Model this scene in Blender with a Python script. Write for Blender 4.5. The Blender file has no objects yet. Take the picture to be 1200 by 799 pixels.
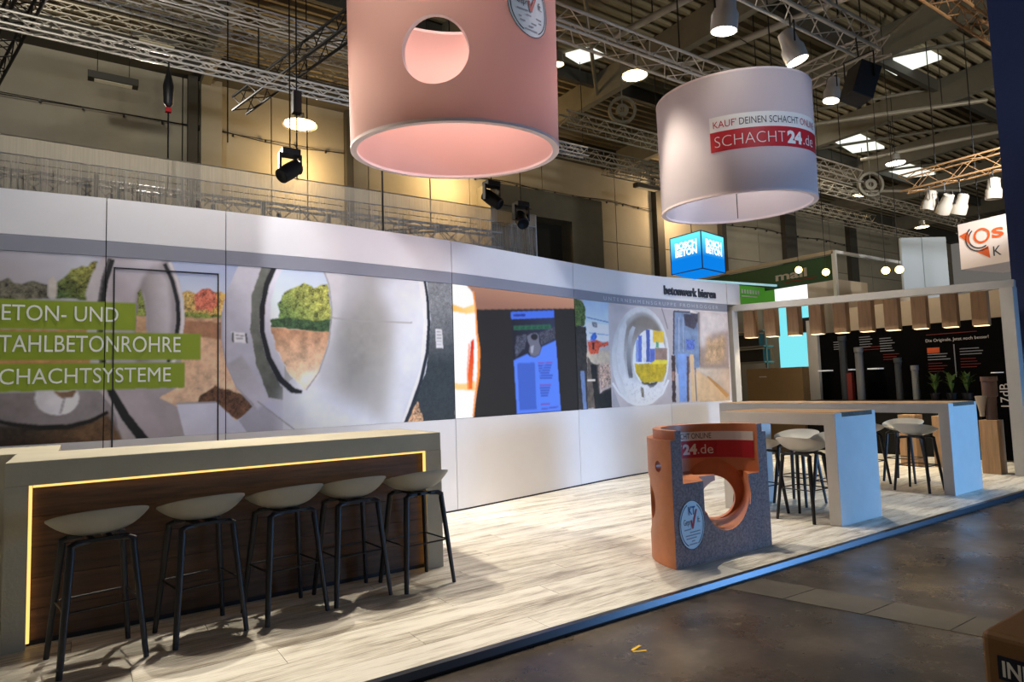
import bpy, bmesh, math, random
import numpy as np
from mathutils import Vector, Matrix
random.seed(7); RNG = np.random.default_rng(7)
SC = bpy.context.scene
COL = SC.collection
PI = math.pi
# ------------------------------------------------------------------ camera
CAM_H, YAW, PITCH, ROLL, FPX = 1.44596, math.radians(33.8927), math.radians(4.20647), math.radians(-1.80213), 755.56
def make_camera():
    cp, sp, c, s = math.cos(PITCH), math.sin(PITCH), math.cos(ROLL), math.sin(ROLL)
    fw = Vector((0, cp, sp)); up = Vector((0, -sp, cp)); rt = Vector((1, 0, 0))
    r2 = c*rt + s*up; u2 = -s*rt + c*up
    R = Matrix.Rotation(-YAW, 3, 'Z')
    r2, u2, fw = R @ r2, R @ u2, R @ fw
    m = Matrix((r2, u2, -fw)).transposed().to_4x4()
    m.translation = (0, 0, CAM_H)
    cd = bpy.data.cameras.new('camera'); cd.sensor_width = 36; cd.lens = FPX/1200*36; cd.clip_end = 200; cd.clip_start = 0.05
    co = bpy.data.objects.new('camera', cd); co.matrix_world = m; COL.objects.link(co); SC.camera = co
make_camera()
# ------------------------------------------------------------------ world, exposure, light
SC.view_settings.view_transform = 'Standard'; SC.view_settings.look = 'None'
SC.view_settings.gamma = 1; SC.view_settings.exposure = 0.28; SC.view_settings.use_curve_mapping = False
W = bpy.data.worlds.new('hall_ambient'); SC.world = W; W.use_nodes = True
W.node_tree.nodes['Background'].inputs[0].default_value = (1.0, .93, .84, 1)
W.node_tree.nodes['Background'].inputs[1].default_value = .11
def light(name, kind, loc, target, energy, color, size=.1, angle=60, blend=.4, size_y=None):
    d = bpy.data.lights.new(name, kind); d.energy = energy; d.color = color
    if kind == 'SPOT': d.spot_size = math.radians(angle); d.spot_blend = blend; d.shadow_soft_size = size
    elif kind == 'POINT': d.shadow_soft_size = size
    elif kind == 'AREA':
        d.size = size
        if size_y: d.shape = 'RECTANGLE'; d.size_y = size_y
    o = bpy.data.objects.new(name, d); COL.objects.link(o); o.location = loc
    if target is not None:
        o.rotation_euler = (Vector(target)-Vector(loc)).to_track_quat('-Z', 'Y').to_euler()
    return o
WARM = (1, .9, .74); COOL = (.86, .9, 1.0); AMBER = (1, .66, .3)
# stage lamps on the rig over the stand, each aimed as the light on the floor shows
for i, (loc, tg, e, c, ang, bl) in enumerate([
        ((.9, 6.15, 5.9), (.7, 4.9, 0), 380, WARM, 88, .5),
        ((3.9, 5.9, 6.0), (3.3, 4.7, 0), 700, WARM, 66, .5),
        ((5.7, 5.9, 6.0), (5.5, 4.9, 0), 520, WARM, 68, .5),
        ((9.3, 6.0, 6.0), (9.3, 5.2, 0), 480, WARM, 84, .5),
        ((.6, 4.4, 6.05), (.2, 6.85, 2.4), 190, COOL, 60, .3),
        ((.6, 5.0, 6.05), (2.72, 6.82, 2.1), 420, (.95, .96, 1), 25, .08),
        ((6.0, 4.6, 6.05), (4.6, 7.1, .5), 300, COOL, 46, .3),
        ((8.6, 5.0, 6.05), (8.6, 7.65, 2.0), 200, COOL, 66, .5)]):
    light('stage_light', 'SPOT', loc, tg, e, c, .08, ang, bl)
a_ = light('aisle_screen_light', 'AREA', (11.4, -3.4, 1.25), (8.1, 3.6, .75), 105, (.2, .5, 1.0), 2.4, size_y=1.6); a_.data.spread = math.radians(75)
for loc, tg, e, an in (((-3, -5, 3.6), (2.5, 12, 9.4), 2400, 38), ((9, -7, 3.6), (15, 8, 9.6), 2200, 44), ((20, -6, 3.6), (27, 10, 9.6), 2200, 60)):
    light('ceiling_fill', 'SPOT', loc, tg, e*1.3, (1, .94, .82), .3, an, .7)  # added fill from behind the camera, lifts roof, trusses and hall wall
for x, y, tx, e in ((-1.5, 10.4, -1.5, 480), (20, 10, 20, 240), (32, 10, 32, 240)):
    light('hall_wall_fill', 'SPOT', (x, y, 9.3), (tx, 18, 5.2), e, (1, .93, .8), .3, 120, .6)  # added unseen fill, brightens the hall wall only
light('partition_fill', 'SPOT', (15.2, 3.6, 6.2), (21.4, 9.2, 4.6), 900, (.95, .97, 1), .1, 60, .5)  # added fill for the pale partition and the sign box
light('cream_wall_fill', 'SPOT', (11.6, 7.0, 5.6), (14.4, 6.0, 2.8), 260, (1, .86, .66), .1, 90, .5)  # added fill on the cream wall behind the wooden lamps
light('drum_fill', 'SPOT', (-1.2, 2.4, 6.2), (3.0, 5.3, 4.4), 300, (1, .88, .74), .1, 25, .5)  # this and the next two are added front fill for the drums
light('drum_fill', 'SPOT', (5.4, 1.6, 6.2), (7.3, 5.3, 4.5), 150, (.9, .92, 1), .1, 26, .5)
light('drum_fill', 'SPOT', (6.4, 3.0, 6.2), (3.4, 5.0, 4.5), 150, (1, .84, .84), .1, 28, .5)
light('veil_back_fill', 'SPOT', (1.0, 13.5, 6.6), (1.5, 9.0, 3.9), 850, (1, .93, .82), .15, 84, .6)  # added fill from behind so the veil looks luminous
light('high_bay_glow', 'POINT', (5.0, 17.2, 7.7), None, 150, AMBER, .25)
light('high_bay_glow', 'POINT', (9.6, 16.9, 8.0), None, 240, AMBER, .25)
light('high_bay_glow', 'POINT', (19.9, 16.8, 8.3), None, 260, (1, .68, .38), .25)
light('drum_lamp', 'POINT', (3.02, 5.37, 4.7), None, 44, (1, .78, .74), .2)
light('drum_lamp', 'POINT', (7.39, 5.41, 4.7), None, 26, (.95, .95, 1), .2)
light('counter_rear_glow', 'SPOT', (1.0, 7.2, 6.1), (.9, 5.3, 1.0), 760, WARM, .06, 60, .5)
# ------------------------------------------------------------------ materials
def lin(c):
    return tuple(((v/255)/12.92 if v/255 <= .04045 else ((v/255+.055)/1.055)**2.4) for v in c)
MATS = {}
def mat(name, rgb, rough=.6, metal=0, var=0, scale=6, stretch=(1, 1, 1), bump=0, bscale=None, emit=None, estr=0, spec=.5, detail=5, rnd=0, coat=0):
    m = bpy.data.materials.new(name); m.use_nodes = True; nt = m.node_tree; b = nt.nodes['Principled BSDF']
    c = lin(rgb); b.inputs['Base Color'].default_value = (*c, 1); b.inputs['Roughness'].default_value = rough
    b.inputs['Metallic'].default_value = metal; b.inputs['Specular IOR Level'].default_value = spec
    if coat: b.inputs['Coat Weight'].default_value = coat; b.inputs['Coat Roughness'].default_value = .15
    if var or bump:
        tc = nt.nodes.new('ShaderNodeTexCoord'); mp = nt.nodes.new('ShaderNodeMapping'); mp.inputs['Scale'].default_value = stretch
        nt.links.new(tc.outputs['Object'], mp.inputs[0])
        vec = mp.outputs[0]
        if rnd:
            oi = nt.nodes.new('ShaderNodeObjectInfo'); ad = nt.nodes.new('ShaderNodeVectorMath'); ad.operation = 'ADD'
            ml = nt.nodes.new('ShaderNodeMath'); ml.operation = 'MULTIPLY'; ml.inputs[1].default_value = 40
            nt.links.new(oi.outputs['Random'], ml.inputs[0]); nt.links.new(vec, ad.inputs[0]); nt.links.new(ml.outputs[0], ad.inputs[1]); vec = ad.outputs[0]
        n = nt.nodes.new('ShaderNodeTexNoise'); n.inputs['Scale'].default_value = scale; n.inputs['Detail'].default_value = detail; n.inputs['Roughness'].default_value = .65
        nt.links.new(vec, n.inputs['Vector'])
        if var:
            r = nt.nodes.new('ShaderNodeValToRGB'); r.color_ramp.elements[0].position = .3; r.color_ramp.elements[1].position = .7
            r.color_ramp.elements[0].color = (*[v*(1-var) for v in c], 1); r.color_ramp.elements[1].color = (*[min(1, v*(1+var)) for v in c], 1)
            nt.links.new(n.outputs[0], r.inputs[0]); out = r.outputs[0]
            if rnd:
                hs = nt.nodes.new('ShaderNodeHueSaturation'); mr = nt.nodes.new('ShaderNodeMapRange'); mr.inputs[3].default_value = 1-rnd; mr.inputs[4].default_value = 1+rnd
                nt.links.new(oi.outputs['Random'], mr.inputs[0]); nt.links.new(mr.outputs[0], hs.inputs['Value']); nt.links.new(out, hs.inputs['Color']); out = hs.outputs[0]
            nt.links.new(out, b.inputs['Base Color'])
        if bump:
            bp = nt.nodes.new('ShaderNodeBump'); bp.inputs['Strength'].default_value = bump; bp.inputs['Distance'].default_value = .01
            src = n
            if bscale:
                src = nt.nodes.new('ShaderNodeTexNoise'); src.inputs['Scale'].default_value = bscale; nt.links.new(vec, src.inputs['Vector'])
            nt.links.new(src.outputs[0], bp.inputs['Height']); nt.links.new(bp.outputs[0], b.inputs['Normal'])
    if emit is not None:
        b.inputs['Emission Color'].default_value = (*lin(emit), 1); b.inputs['Emission Strength'].default_value = estr
    MATS[name] = m
    return m
def fabric(name, rgb, trans=.45, alpha=1, weave=0):
    m = bpy.data.materials.new(name); m.use_nodes = True; nt = m.node_tree; nt.nodes.clear()
    o = nt.nodes.new('ShaderNodeOutputMaterial'); d = nt.nodes.new('ShaderNodeBsdfDiffuse'); t = nt.nodes.new('ShaderNodeBsdfTranslucent'); mx = nt.nodes.new('ShaderNodeMixShader')
    d.inputs[0].default_value = t.inputs[0].default_value = (*lin(rgb), 1); mx.inputs[0].default_value = trans
    nt.links.new(d.outputs[0], mx.inputs[1]); nt.links.new(t.outputs[0], mx.inputs[2]); last = mx.outputs[0]
    if alpha < 1:
        tp = nt.nodes.new('ShaderNodeBsdfTransparent'); m2 = nt.nodes.new('ShaderNodeMixShader')
        tc = nt.nodes.new('ShaderNodeTexCoord'); n = nt.nodes.new('ShaderNodeTexNoise'); mp = nt.nodes.new('ShaderNodeMapping'); mp.inputs['Scale'].default_value = (14, 1, .25)
        mr = nt.nodes.new('ShaderNodeMapRange'); mr.inputs[1].default_value = .3; mr.inputs[2].default_value = .7; mr.inputs[3].default_value = alpha-weave; mr.inputs[4].default_value = alpha+weave
        nt.links.new(tc.outputs['Object'], mp.inputs[0]); nt.links.new(mp.outputs[0], n.inputs['Vector']); nt.links.new(n.outputs[0], mr.inputs[0])
        nt.links.new(mr.outputs[0], m2.inputs[0]); nt.links.new(tp.outputs[0], m2.inputs[1]); nt.links.new(last, m2.inputs[2]); last = m2.outputs[0]
    nt.links.new(last, o.inputs[0]); MATS[name] = m; return m
def glow(name, rgb, strength):
    m = bpy.data.materials.new(name); m.use_nodes = True; nt = m.node_tree; nt.nodes.clear()
    o = nt.nodes.new('ShaderNodeOutputMaterial'); e = nt.nodes.new('ShaderNodeEmission'); e.inputs[0].default_value = (*lin(rgb), 1); e.inputs[1].default_value = strength
    nt.links.new(e.outputs[0], o.inputs[0]); MATS[name] = m; return m
def print_mat(name, emissive=0, rough=.55):
    m = bpy.data.materials.new(name); m.use_nodes = True; nt = m.node_tree; b = nt.nodes['Principled BSDF']
    a = nt.nodes.new('ShaderNodeVertexColor'); a.layer_name = 'Print'
    if emissive:
        b.inputs['Base Color'].default_value = (.02, .02, .02, 1); nt.links.new(a.outputs[0], b.inputs['Emission Color']); b.inputs['Emission Strength'].default_value = emissive
    else: nt.links.new(a.outputs[0], b.inputs['Base Color'])
    b.inputs['Roughness'].default_value = .8 if emissive else rough
    if emissive: b.inputs['Specular IOR Level'].default_value = .1
    MATS[name] = m; return m
white = mat('white_panel', (226, 224, 226), .5, var=.02, scale=2)
band = mat('grey_band', (140, 142, 154), .5, var=.03, scale=2)
joint = mat('joint_dark', (40, 40, 44), .8)
plaster = mat('counter_plaster', (178, 172, 152), .75, var=.08, scale=3, bump=.1, bscale=60)
tplaster = mat('table_plaster', (196, 194, 190), .7, var=.05, scale=3, bump=.08, bscale=60)
darkwood = mat('dark_wood', (84, 58, 38), .55, var=.5, scale=2.2, stretch=(1.2, 8, 14), bump=.2, rnd=.2)
tan = mat('oak_wood', (168, 134, 98), .6, var=.22, scale=3, stretch=(9, 9, .8), bump=.15, rnd=.1)
inlay = mat('table_inlay_wood', (206, 164, 118), .5, var=.2, scale=3, stretch=(10, 1, 10))
inlayend = mat('inlay_end_grain', (84, 74, 62), .8, var=.4, scale=20)
black = mat('black_paint', (22, 22, 25), .45)
blackwood = mat('black_stained_wood', (20, 21, 26), .42, var=.2, scale=20)
shell = mat('stool_shell', (146, 142, 130), .55, var=.03, scale=8)
shellpale = mat('stool_shell_pale', (206, 204, 196), .5, var=.03, scale=8)
clay = mat('fired_clay', (208, 130, 84), .5, var=.14, scale=4, bump=.1, bscale=30, coat=.15)
claycut = mat('cut_clay_grain', (142, 120, 116), .85, var=.5, scale=60, detail=8, bump=.3)
alu = mat('aluminium', (214, 210, 202), .4, .3)  # paler tone stands in for lamp light on the bright trusses
edgem = mat('edge_aluminium', (84, 87, 94), .34, 1.0)
alud = mat('aluminium_dull', (150, 146, 138), .5, .5)
trussgrey = mat('truss_grey', (168, 160, 144), .5, .3)
trusstan = mat('truss_warm', (206, 160, 112), .5, .3)
steel = mat('roof_steel', (112, 108, 96), .7, .1, var=.1, scale=2)
steeld = mat('roof_steel_dark', (62, 60, 54), .7, .1)
navy = mat('navy_board', (30, 50, 102), .7, var=.1, scale=30)
concwall = mat('hall_wall_panel', (150, 144, 128), .85, var=.08, scale=.8, rnd=.06)
annexm = mat('annex_cladding', (104, 100, 88), .85, var=.12, scale=1.5)
deckm = mat('roof_deck', (122, 112, 88), .8, var=.1, scale=1)
green = mat('dark_green_board', (26, 84, 52), .5); lgreen = mat('bright_green_board', (84, 160, 50), .5, emit=(84, 160, 50), estr=.25)
beige = mat('beige_board', (206, 186, 160), .7, var=.03); brownb = mat('brown_cabinet', (146, 120, 84), .6, var=.06)
paleblue = mat('pale_partition', (206, 216, 224), .6)
redm = mat('sticker_red', (190, 28, 40), .5); whitep = mat('sticker_white', (236, 232, 226), .5); inkm = mat('ink_dark', (52, 56, 66), .6); blue = mat('ink_blue', (24, 92, 150), .5)
redtxt = mat('ink_red', (176, 40, 52), .6); orange = mat('orange_print', (226, 96, 40), .5); greytxt = mat('ink_grey', (150, 154, 164), .6); palered = mat('dim_red_print', (128, 44, 38), .6)
greenink = mat('ink_green', (110, 150, 40), .5)
leather = mat('brown_leather', (128, 92, 52), .6, var=.1, scale=10, bump=.1)
yellow = mat('yellow_tape', (236, 190, 40), .5)
pinkf = fabric('pink_fabric', (222, 188, 180), .33); whitef = fabric('white_fabric', (214, 204, 206), .35)
rimf = mat('drum_hem', (232, 214, 212), .7)
veil = fabric('white_veil', (244, 238, 226), .4, .27, .09); veild = fabric('veil_header', (236, 228, 212), .4, .48, .05)
ledw = glow('warm_led', (255, 200, 112), 1.25); hot = glow('lamp_lens', (255, 246, 226), 14); hotw = glow('bay_lens', (255, 224, 160), 16); bulbg = glow('bulb_glow', (255, 206, 120), 9)
daylight = glow('rooflight', (236, 240, 226), 1.1); cyan = glow('cyan_lightbox', (130, 232, 242), .85); whitebox = glow('white_lightbox', (244, 252, 252), 1.2)
tubeoff = mat('tube_diffuser', (200, 190, 160), .4, emit=(200, 190, 160), estr=.12)  # faint glow put into the diffuser though the strip lights are off
chrome = mat('polished_can', (224, 222, 216), .3, .35)  # pale grey stands in for the bright reflections of chrome
palec = mat('pale_fixture', (206, 196, 180), .5)
pipeg = mat('grey_plastic_pipe', (128, 130, 132), .45); piped = mat('dark_grey_pipe', (62, 66, 70), .45); pipeb = mat('brown_plastic_pipe', (92, 70, 62), .4); pipep = mat('pale_funnel', (176, 160, 140), .4)
leafm = mat('plant_leaf', (66, 92, 30), .5, var=.4, scale=8)
printm = print_mat('printed_graphic'); screenm = print_mat('led_picture', 1.0)
def plank_mat():
    m = bpy.data.materials.new('pale_plank'); m.use_nodes = True; nt = m.node_tree; b = nt.nodes['Principled BSDF']; b.inputs['Roughness'].default_value = .42
    tc = nt.nodes.new('ShaderNodeTexCoord'); oi = nt.nodes.new('ShaderNodeObjectInfo'); ad = nt.nodes.new('ShaderNodeVectorMath'); ml = nt.nodes.new('ShaderNodeMath'); ml.operation = 'MULTIPLY'; ml.inputs[1].default_value = 31
    nt.links.new(oi.outputs['Random'], ml.inputs[0]); nt.links.new(tc.outputs['Object'], ad.inputs[0]); nt.links.new(ml.outputs[0], ad.inputs[1])
    cols = []
    for sc_, st, in ((2.2, (.55, 5, 1)), (5, (1.2, 26, 1))):
        mp = nt.nodes.new('ShaderNodeMapping'); mp.inputs['Scale'].default_value = st; n = nt.nodes.new('ShaderNodeTexNoise'); n.inputs['Scale'].default_value = sc_; n.inputs['Detail'].default_value = 7; n.inputs['Roughness'].default_value = .6
        nt.links.new(ad.outputs[0], mp.inputs[0]); nt.links.new(mp.outputs[0], n.inputs['Vector']); cols.append(n.outputs[0])
    mx = nt.nodes.new('ShaderNodeMath'); mx.operation = 'ADD'; nt.links.new(cols[0], mx.inputs[0]); nt.links.new(cols[1], mx.inputs[1])
    a2 = nt.nodes.new('ShaderNodeMath'); a2.operation = 'MULTIPLY_ADD'; a2.inputs[1].default_value = .12; nt.links.new(oi.outputs['Random'], a2.inputs[0]); nt.links.new(mx.outputs[0], a2.inputs[2])
    r = nt.nodes.new('ShaderNodeValToRGB'); e = r.color_ramp.elements; e[0].position = .78; e[0].color = (*lin((150, 140, 124)), 1); e[1].position = 1.3; e[1].color = (*lin((242, 238, 226)), 1)
    x = r.color_ramp.elements.new(.98); x.color = (*lin((212, 205, 190)), 1)
    sc = nt.nodes.new('ShaderNodeMath'); sc.operation = 'MULTIPLY'; sc.inputs[1].default_value = .76; nt.links.new(a2.outputs[0], sc.inputs[0])
    e[0].position = .63; x.position = .75; e[-1].position = .9
    nt.links.new(sc.outputs[0], r.inputs[0]); nt.links.new(r.outputs[0], b.inputs['Base Color'])
    return m
plankm = plank_mat()
def hall_floor_mat():
    m = bpy.data.materials.new('hall_concrete'); m.use_nodes = True; nt = m.node_tree; b = nt.nodes['Principled BSDF']
    tc = nt.nodes.new('ShaderNodeTexCoord')
    def noise(s, st=(1, 1, 1), d=8, rg=.65):
        mp = nt.nodes.new('ShaderNodeMapping'); mp.inputs['Scale'].default_value = st; n = nt.nodes.new('ShaderNodeTexNoise'); n.inputs['Scale'].default_value = s; n.inputs['Detail'].default_value = d; n.inputs['Roughness'].default_value = rg
        nt.links.new(tc.outputs['Object'], mp.inputs[0]); nt.links.new(mp.outputs[0], n.inputs['Vector']); return n.outputs[0]
    def ramp(i, stops):
        r = nt.nodes.new('ShaderNodeValToRGB')
        while len(r.color_ramp.elements) < len(stops): r.color_ramp.elements.new(.5)
        for el, (p, c) in zip(r.color_ramp.elements, stops): el.position = p; el.color = (*c, 1)
        nt.links.new(i, r.inputs[0]); return r.outputs[0]
    base = ramp(noise(1.3), [(.36, lin((50, 44, 39))), (.52, lin((78, 69, 60))), (.66, lin((104, 94, 82)))])
    spots = ramp(noise(11, d=6), [(.6, (0, 0, 0)), (.74, (1, 1, 1))]); scr = ramp(noise(5, (1, 14, 1), 6), [(.63, (0, 0, 0)), (.76, (1, 1, 1))])
    mx = nt.nodes.new('ShaderNodeMixRGB'); mx.inputs[2].default_value = (*lin((136, 122, 98)), 1); mul = nt.nodes.new('ShaderNodeMath'); mul.operation = 'MULTIPLY'; mul.inputs[1].default_value = .6
    nt.links.new(spots, mul.inputs[0]); nt.links.new(mul.outputs[0], mx.inputs[0]); nt.links.new(base, mx.inputs[1])
    mx2 = nt.nodes.new('ShaderNodeMixRGB'); mx2.inputs[2].default_value = (*lin((140, 124, 102)), 1); mul2 = nt.nodes.new('ShaderNodeMath'); mul2.operation = 'MULTIPLY'; mul2.inputs[1].default_value = .6
    nt.links.new(scr, mul2.inputs[0]); nt.links.new(mul2.outputs[0], mx2.inputs[0]); nt.links.new(mx.outputs[0], mx2.inputs[1])
    nt.links.new(mx2.outputs[0], b.inputs['Base Color'])
    rr = ramp(noise(2.5), [(.3, (.2, .2, .2)), (.7, (.42, .42, .42))]); nt.links.new(rr, b.inputs['Roughness'])
    bp = nt.nodes.new('ShaderNodeBump'); bp.inputs['Strength'].default_value = .12; bp.inputs['Distance'].default_value = .01; nt.links.new(noise(30), bp.inputs['Height']); nt.links.new(bp.outputs[0], b.inputs['Normal'])
    return m
hallfloorm = hall_floor_mat()
platem = mat('duct_cover', (98, 91, 78), .5, var=.16, scale=5, rnd=.14)
# ------------------------------------------------------------------ mesh helpers
ORG = {}
def new_obj(name, me, parent=None, loc=None):
    o = bpy.data.objects.new(name, me); COL.objects.link(o)
    if parent is not None: o.parent = parent; ORG[o.name] = ORG.get(parent.name, Vector((0, 0, 0)))
    else:
        o.location = loc if loc is not None else (0, 0, 0); ORG[o.name] = Vector(o.location)
    return o
def tag(o, label=None, cat=None, group=None, kind=None):
    for k, v in (('label', label), ('category', cat), ('group', group), ('kind', kind)):
        if v: o[k] = v
    return o
def thing(name, label, cat, loc, group=None):
    return tag(new_obj(name, None, None, loc), label, cat, group)
class MB:
    def __init__(s): s.v = []; s.f = []; s.m = []
    def add(s, vs, fs, mi=0):
        n = len(s.v); s.v += [tuple(v) for v in vs]; s.f += [tuple(i+n for i in f) for f in fs]; s.m += [mi]*len(fs); return s
    def box(s, x0, x1, y0, y1, z0, z1, mi=0):
        vs = [(x, y, z) for z in (z0, z1) for y in (y0, y1) for x in (x0, x1)]
        return s.add(vs, [(0, 2, 3, 1), (4, 5, 7, 6), (0, 1, 5, 4), (2, 6, 7, 3), (0, 4, 6, 2), (1, 3, 7, 5)], mi)
    def obox(s, c, ax, h, mi=0):
        c = Vector(c); X, Y, Z = [Vector(a).normalized()*k for a, k in zip(ax, h)]
        vs = [c+X*i+Y*j+Z*k for k in (-1, 1) for j in (-1, 1) for i in (-1, 1)]
        return s.add(vs, [(0, 2, 3, 1), (4, 5, 7, 6), (0, 1, 5, 4), (2, 6, 7, 3), (0, 4, 6, 2), (1, 3, 7, 5)], mi)
    def tube(s, pts, r, n=8, caps=True, mi=0, flat=1):
        pts = [Vector(p) for p in pts]; R = r if hasattr(r, '__len__') else [r]*len(pts); vs = []; u = None
        for i, p in enumerate(pts):
            t = (pts[min(i+1, len(pts)-1)]-pts[max(i-1, 0)]).normalized()
            if u is None: u = t.orthogonal().normalized()
            u = (u-t*u.dot(t)).normalized(); w = t.cross(u)
            vs += [p+(u*math.cos(a)+w*math.sin(a)*flat)*R[i] for a in [2*PI*k/n for k in range(n)]]
        fs = [(i*n+k, i*n+(k+1) % n, (i+1)*n+(k+1) % n, (i+1)*n+k) for i in range(len(pts)-1) for k in range(n)]
        if caps: fs += [tuple(range(n))[::-1], tuple((len(pts)-1)*n+k for k in range(n))]
        return s.add(vs, fs, mi)
    def lathe(s, prof, c=(0, 0, 0), n=24, M=None, mi=0, close=False):
        c = Vector(c); vs = []
        for r, z in prof:
            for k in range(n):
                a = 2*PI*k/n; p = Vector((r*math.cos(a), r*math.sin(a), z)); vs.append((M @ p if M else p)+c)
        m = len(prof); fs = [(i*n+k, i*n+(k+1) % n, ((i+1) % m)*n+(k+1) % n, ((i+1) % m)*n+k) for i in range(m if close else m-1) for k in range(n)]
        return s.add(vs, fs, mi)
    def prism(s, poly, y0, y1, f=None, mi=0):
        f = f or (lambda a, b, d: (a, d, b)); n = len(poly)
        vs = [f(a, b, y0) for a, b in poly]+[f(a, b, y1) for a, b in poly]
        fs = [tuple(range(n)), tuple(range(n, 2*n))[::-1]]+[(i, i+n, (i+1) % n+n, (i+1) % n) for i in range(n)]
        return s.add(vs, fs, mi)
    def mesh(s, name, mats, org=Vector((0, 0, 0)), smooth=False, bevel=0, seg=2):
        me = bpy.data.meshes.new(name); me.from_pydata([tuple(Vector(v)-org) for v in s.v], [], s.f)
        for m in (mats if isinstance(mats, (list, tuple)) else [mats]): me.materials.append(m)
        me.polygons.foreach_set('material_index', s.m)
        bm = bmesh.new(); bm.from_mesh(me); bmesh.ops.recalc_face_normals(bm, faces=bm.faces)
        if bevel: bmesh.ops.bevel(bm, geom=bm.edges[:], offset=bevel, segments=seg, affect='EDGES', profile=.5, clamp_overlap=True)
        bm.to_mesh(me); bm.free()
        if smooth:
            me.polygons.foreach_set('use_smooth', [True]*len(me.polygons))
            try: me.set_sharp_from_angle(angle=math.radians(40))
            except Exception: pass
        return me
    def build(s, name, mats, parent=None, smooth=False, bevel=0, loc=None, seg=2):
        if parent is not None: return new_obj(name, s.mesh(name, mats, ORG[parent.name], smooth, bevel, seg), parent)
        if loc is None:
            a = np.array([tuple(v) for v in s.v]); loc = Vector((*((a.min(0)+a.max(0))/2)[:2], a[:, 2].min()))
        return new_obj(name, s.mesh(name, mats, Vector(loc), smooth, bevel, seg), None, loc)
def copy_tree(o, parent=None):
    c = o.copy(); COL.objects.link(c)
    if parent is not None: c.parent = parent
    for ch in list(o.children): copy_tree(ch, c)
    return c
def place(o, loc, rz=0, label=None):
    o.location = loc; o.rotation_euler = (0, 0, rz)
    if label: o['label'] = label
    return o
DG = None
def text_mesh(s, size, name, mats, parent, fn, sx=1, align='LEFT', extrude=0, spacing=1, bold=0, shear=0):
    """letters: fn maps (u, v, d) of the flat text to a point in the world"""
    cu = bpy.data.curves.new(name, 'FONT'); cu.body = s; cu.size = size; cu.align_x = align; cu.extrude = extrude; cu.space_character = spacing; cu.offset = bold; cu.shear = shear; cu.resolution_u = 4
    t = bpy.data.objects.new(name, cu); COL.objects.link(t); dg = bpy.context.evaluated_depsgraph_get()
    me = bpy.data.meshes.new_from_object(t.evaluated_get(dg)); bpy.data.objects.remove(t); bpy.data.curves.remove(cu)
    org = ORG[parent.name] if parent is not None else Vector((0, 0, 0))
    for v in me.vertices: v.co = Vector(fn(v.co.x*sx, v.co.y, v.co.z))-org
    me.materials.clear(); me.materials.append(mats); me.name = name
    me.polygons.foreach_set('use_smooth', [False]*len(me.polygons)); me.update()
    if parent is not None: return new_obj(name, me, parent)
    return new_obj(name, me)
def fit_text(s, width, height, **k):
    """size and x-scale so that the capitals are `height` tall and the line `width` wide"""
    cu = bpy.data.curves.new('t', 'FONT'); cu.body = s; cu.size = 1; cu.space_character = k.get('spacing', 1)
    t = bpy.data.objects.new('t', cu); COL.objects.link(t); bpy.context.view_layer.update(); w = t.dimensions.x; bpy.data.objects.remove(t); bpy.data.curves.remove(cu)
    size = height/.70
    return size, width/(w*size)
def boolean(o, cutters, op='DIFFERENCE'):
    for c in cutters:
        md = o.modifiers.new('b', 'BOOLEAN'); md.operation = op; md.object = c; md.solver = 'EXACT'
    dg = bpy.context.evaluated_depsgraph_get(); me = bpy.data.meshes.new_from_object(o.evaluated_get(dg)); o.modifiers.clear(); o.data = me
    for c in cutters: bpy.data.objects.remove(c)
    return me
# ------------------------------------------------------------------ the curved stand wall: plan curve and print raster
WX = [-3, -1.5, -.6, .2, 1.2, 2.3, 3.8, 4.8, 6.1, 6.7, 7.5, 8.4, 10.05, 10.6]
WYV = [6.95, 6.93, 6.87, 6.80, 6.77, 6.775, 6.915, 7.115, 7.385, 7.51, 7.63, 7.69, 7.71, 7.68]
_dx = np.linspace(-3, 10.6, 1400); _k = np.exp(-np.linspace(-2, 2, 61)**2); _k /= _k.sum()
_dy = np.convolve(np.pad(np.interp(_dx, WX, WYV), 30, mode='edge'), _k, 'valid')
def wall_y(x): return np.interp(x, _dx, _dy)
def strip(mb, x0, x1, z0, z1, front, back, mi=0):
    n = max(2, int((x1-x0)/.09)+1); xs = np.linspace(x0, x1, n); vs = []
    for x in xs:
        y = float(wall_y(x)); vs += [(x, y+front, z0), (x, y+front, z1), (x, y+back, z0), (x, y+back, z1)]
    fs = []
    for i in range(n-1):
        a, b = 4*i, 4*i+4; fs += [(a, b, b+1, a+1), (a+2, a+3, b+3, b+2), (a+1, b+1, b+3, a+3), (a, a+2, b+2, b)]
    fs += [(0, 1, 3, 2), (4*n-4, 4*n-2, 4*n-1, 4*n-3)]
    return mb.add(vs, fs, mi)
def vnoise(x, z, seed):
    xi = np.floor(x).astype(int); zi = np.floor(z).astype(int); fx = x-xi; fz = z-zi; fx = fx*fx*(3-2*fx); fz = fz*fz*(3-2*fz)
    T = np.random.default_rng(seed).random((256, 256)); g = lambda a, b: T[a % 256, b % 256]
    return (g(xi, zi)*(1-fx)+g(xi+1, zi)*fx)*(1-fz)+(g(xi, zi+1)*(1-fx)+g(xi+1, zi+1)*fx)*fz
def inside(px, pz, poly):
    r = np.zeros(px.shape, bool); n = len(poly); j = n-1
    for i in range(n):
        xi, zi = poly[i]; xj, zj = poly[j]
        if zi != zj: r ^= ((zi > pz) != (zj > pz)) & (px < (xj-xi)*(pz-zi)/(zj-zi)+xi)
        j = i
    return r
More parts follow.
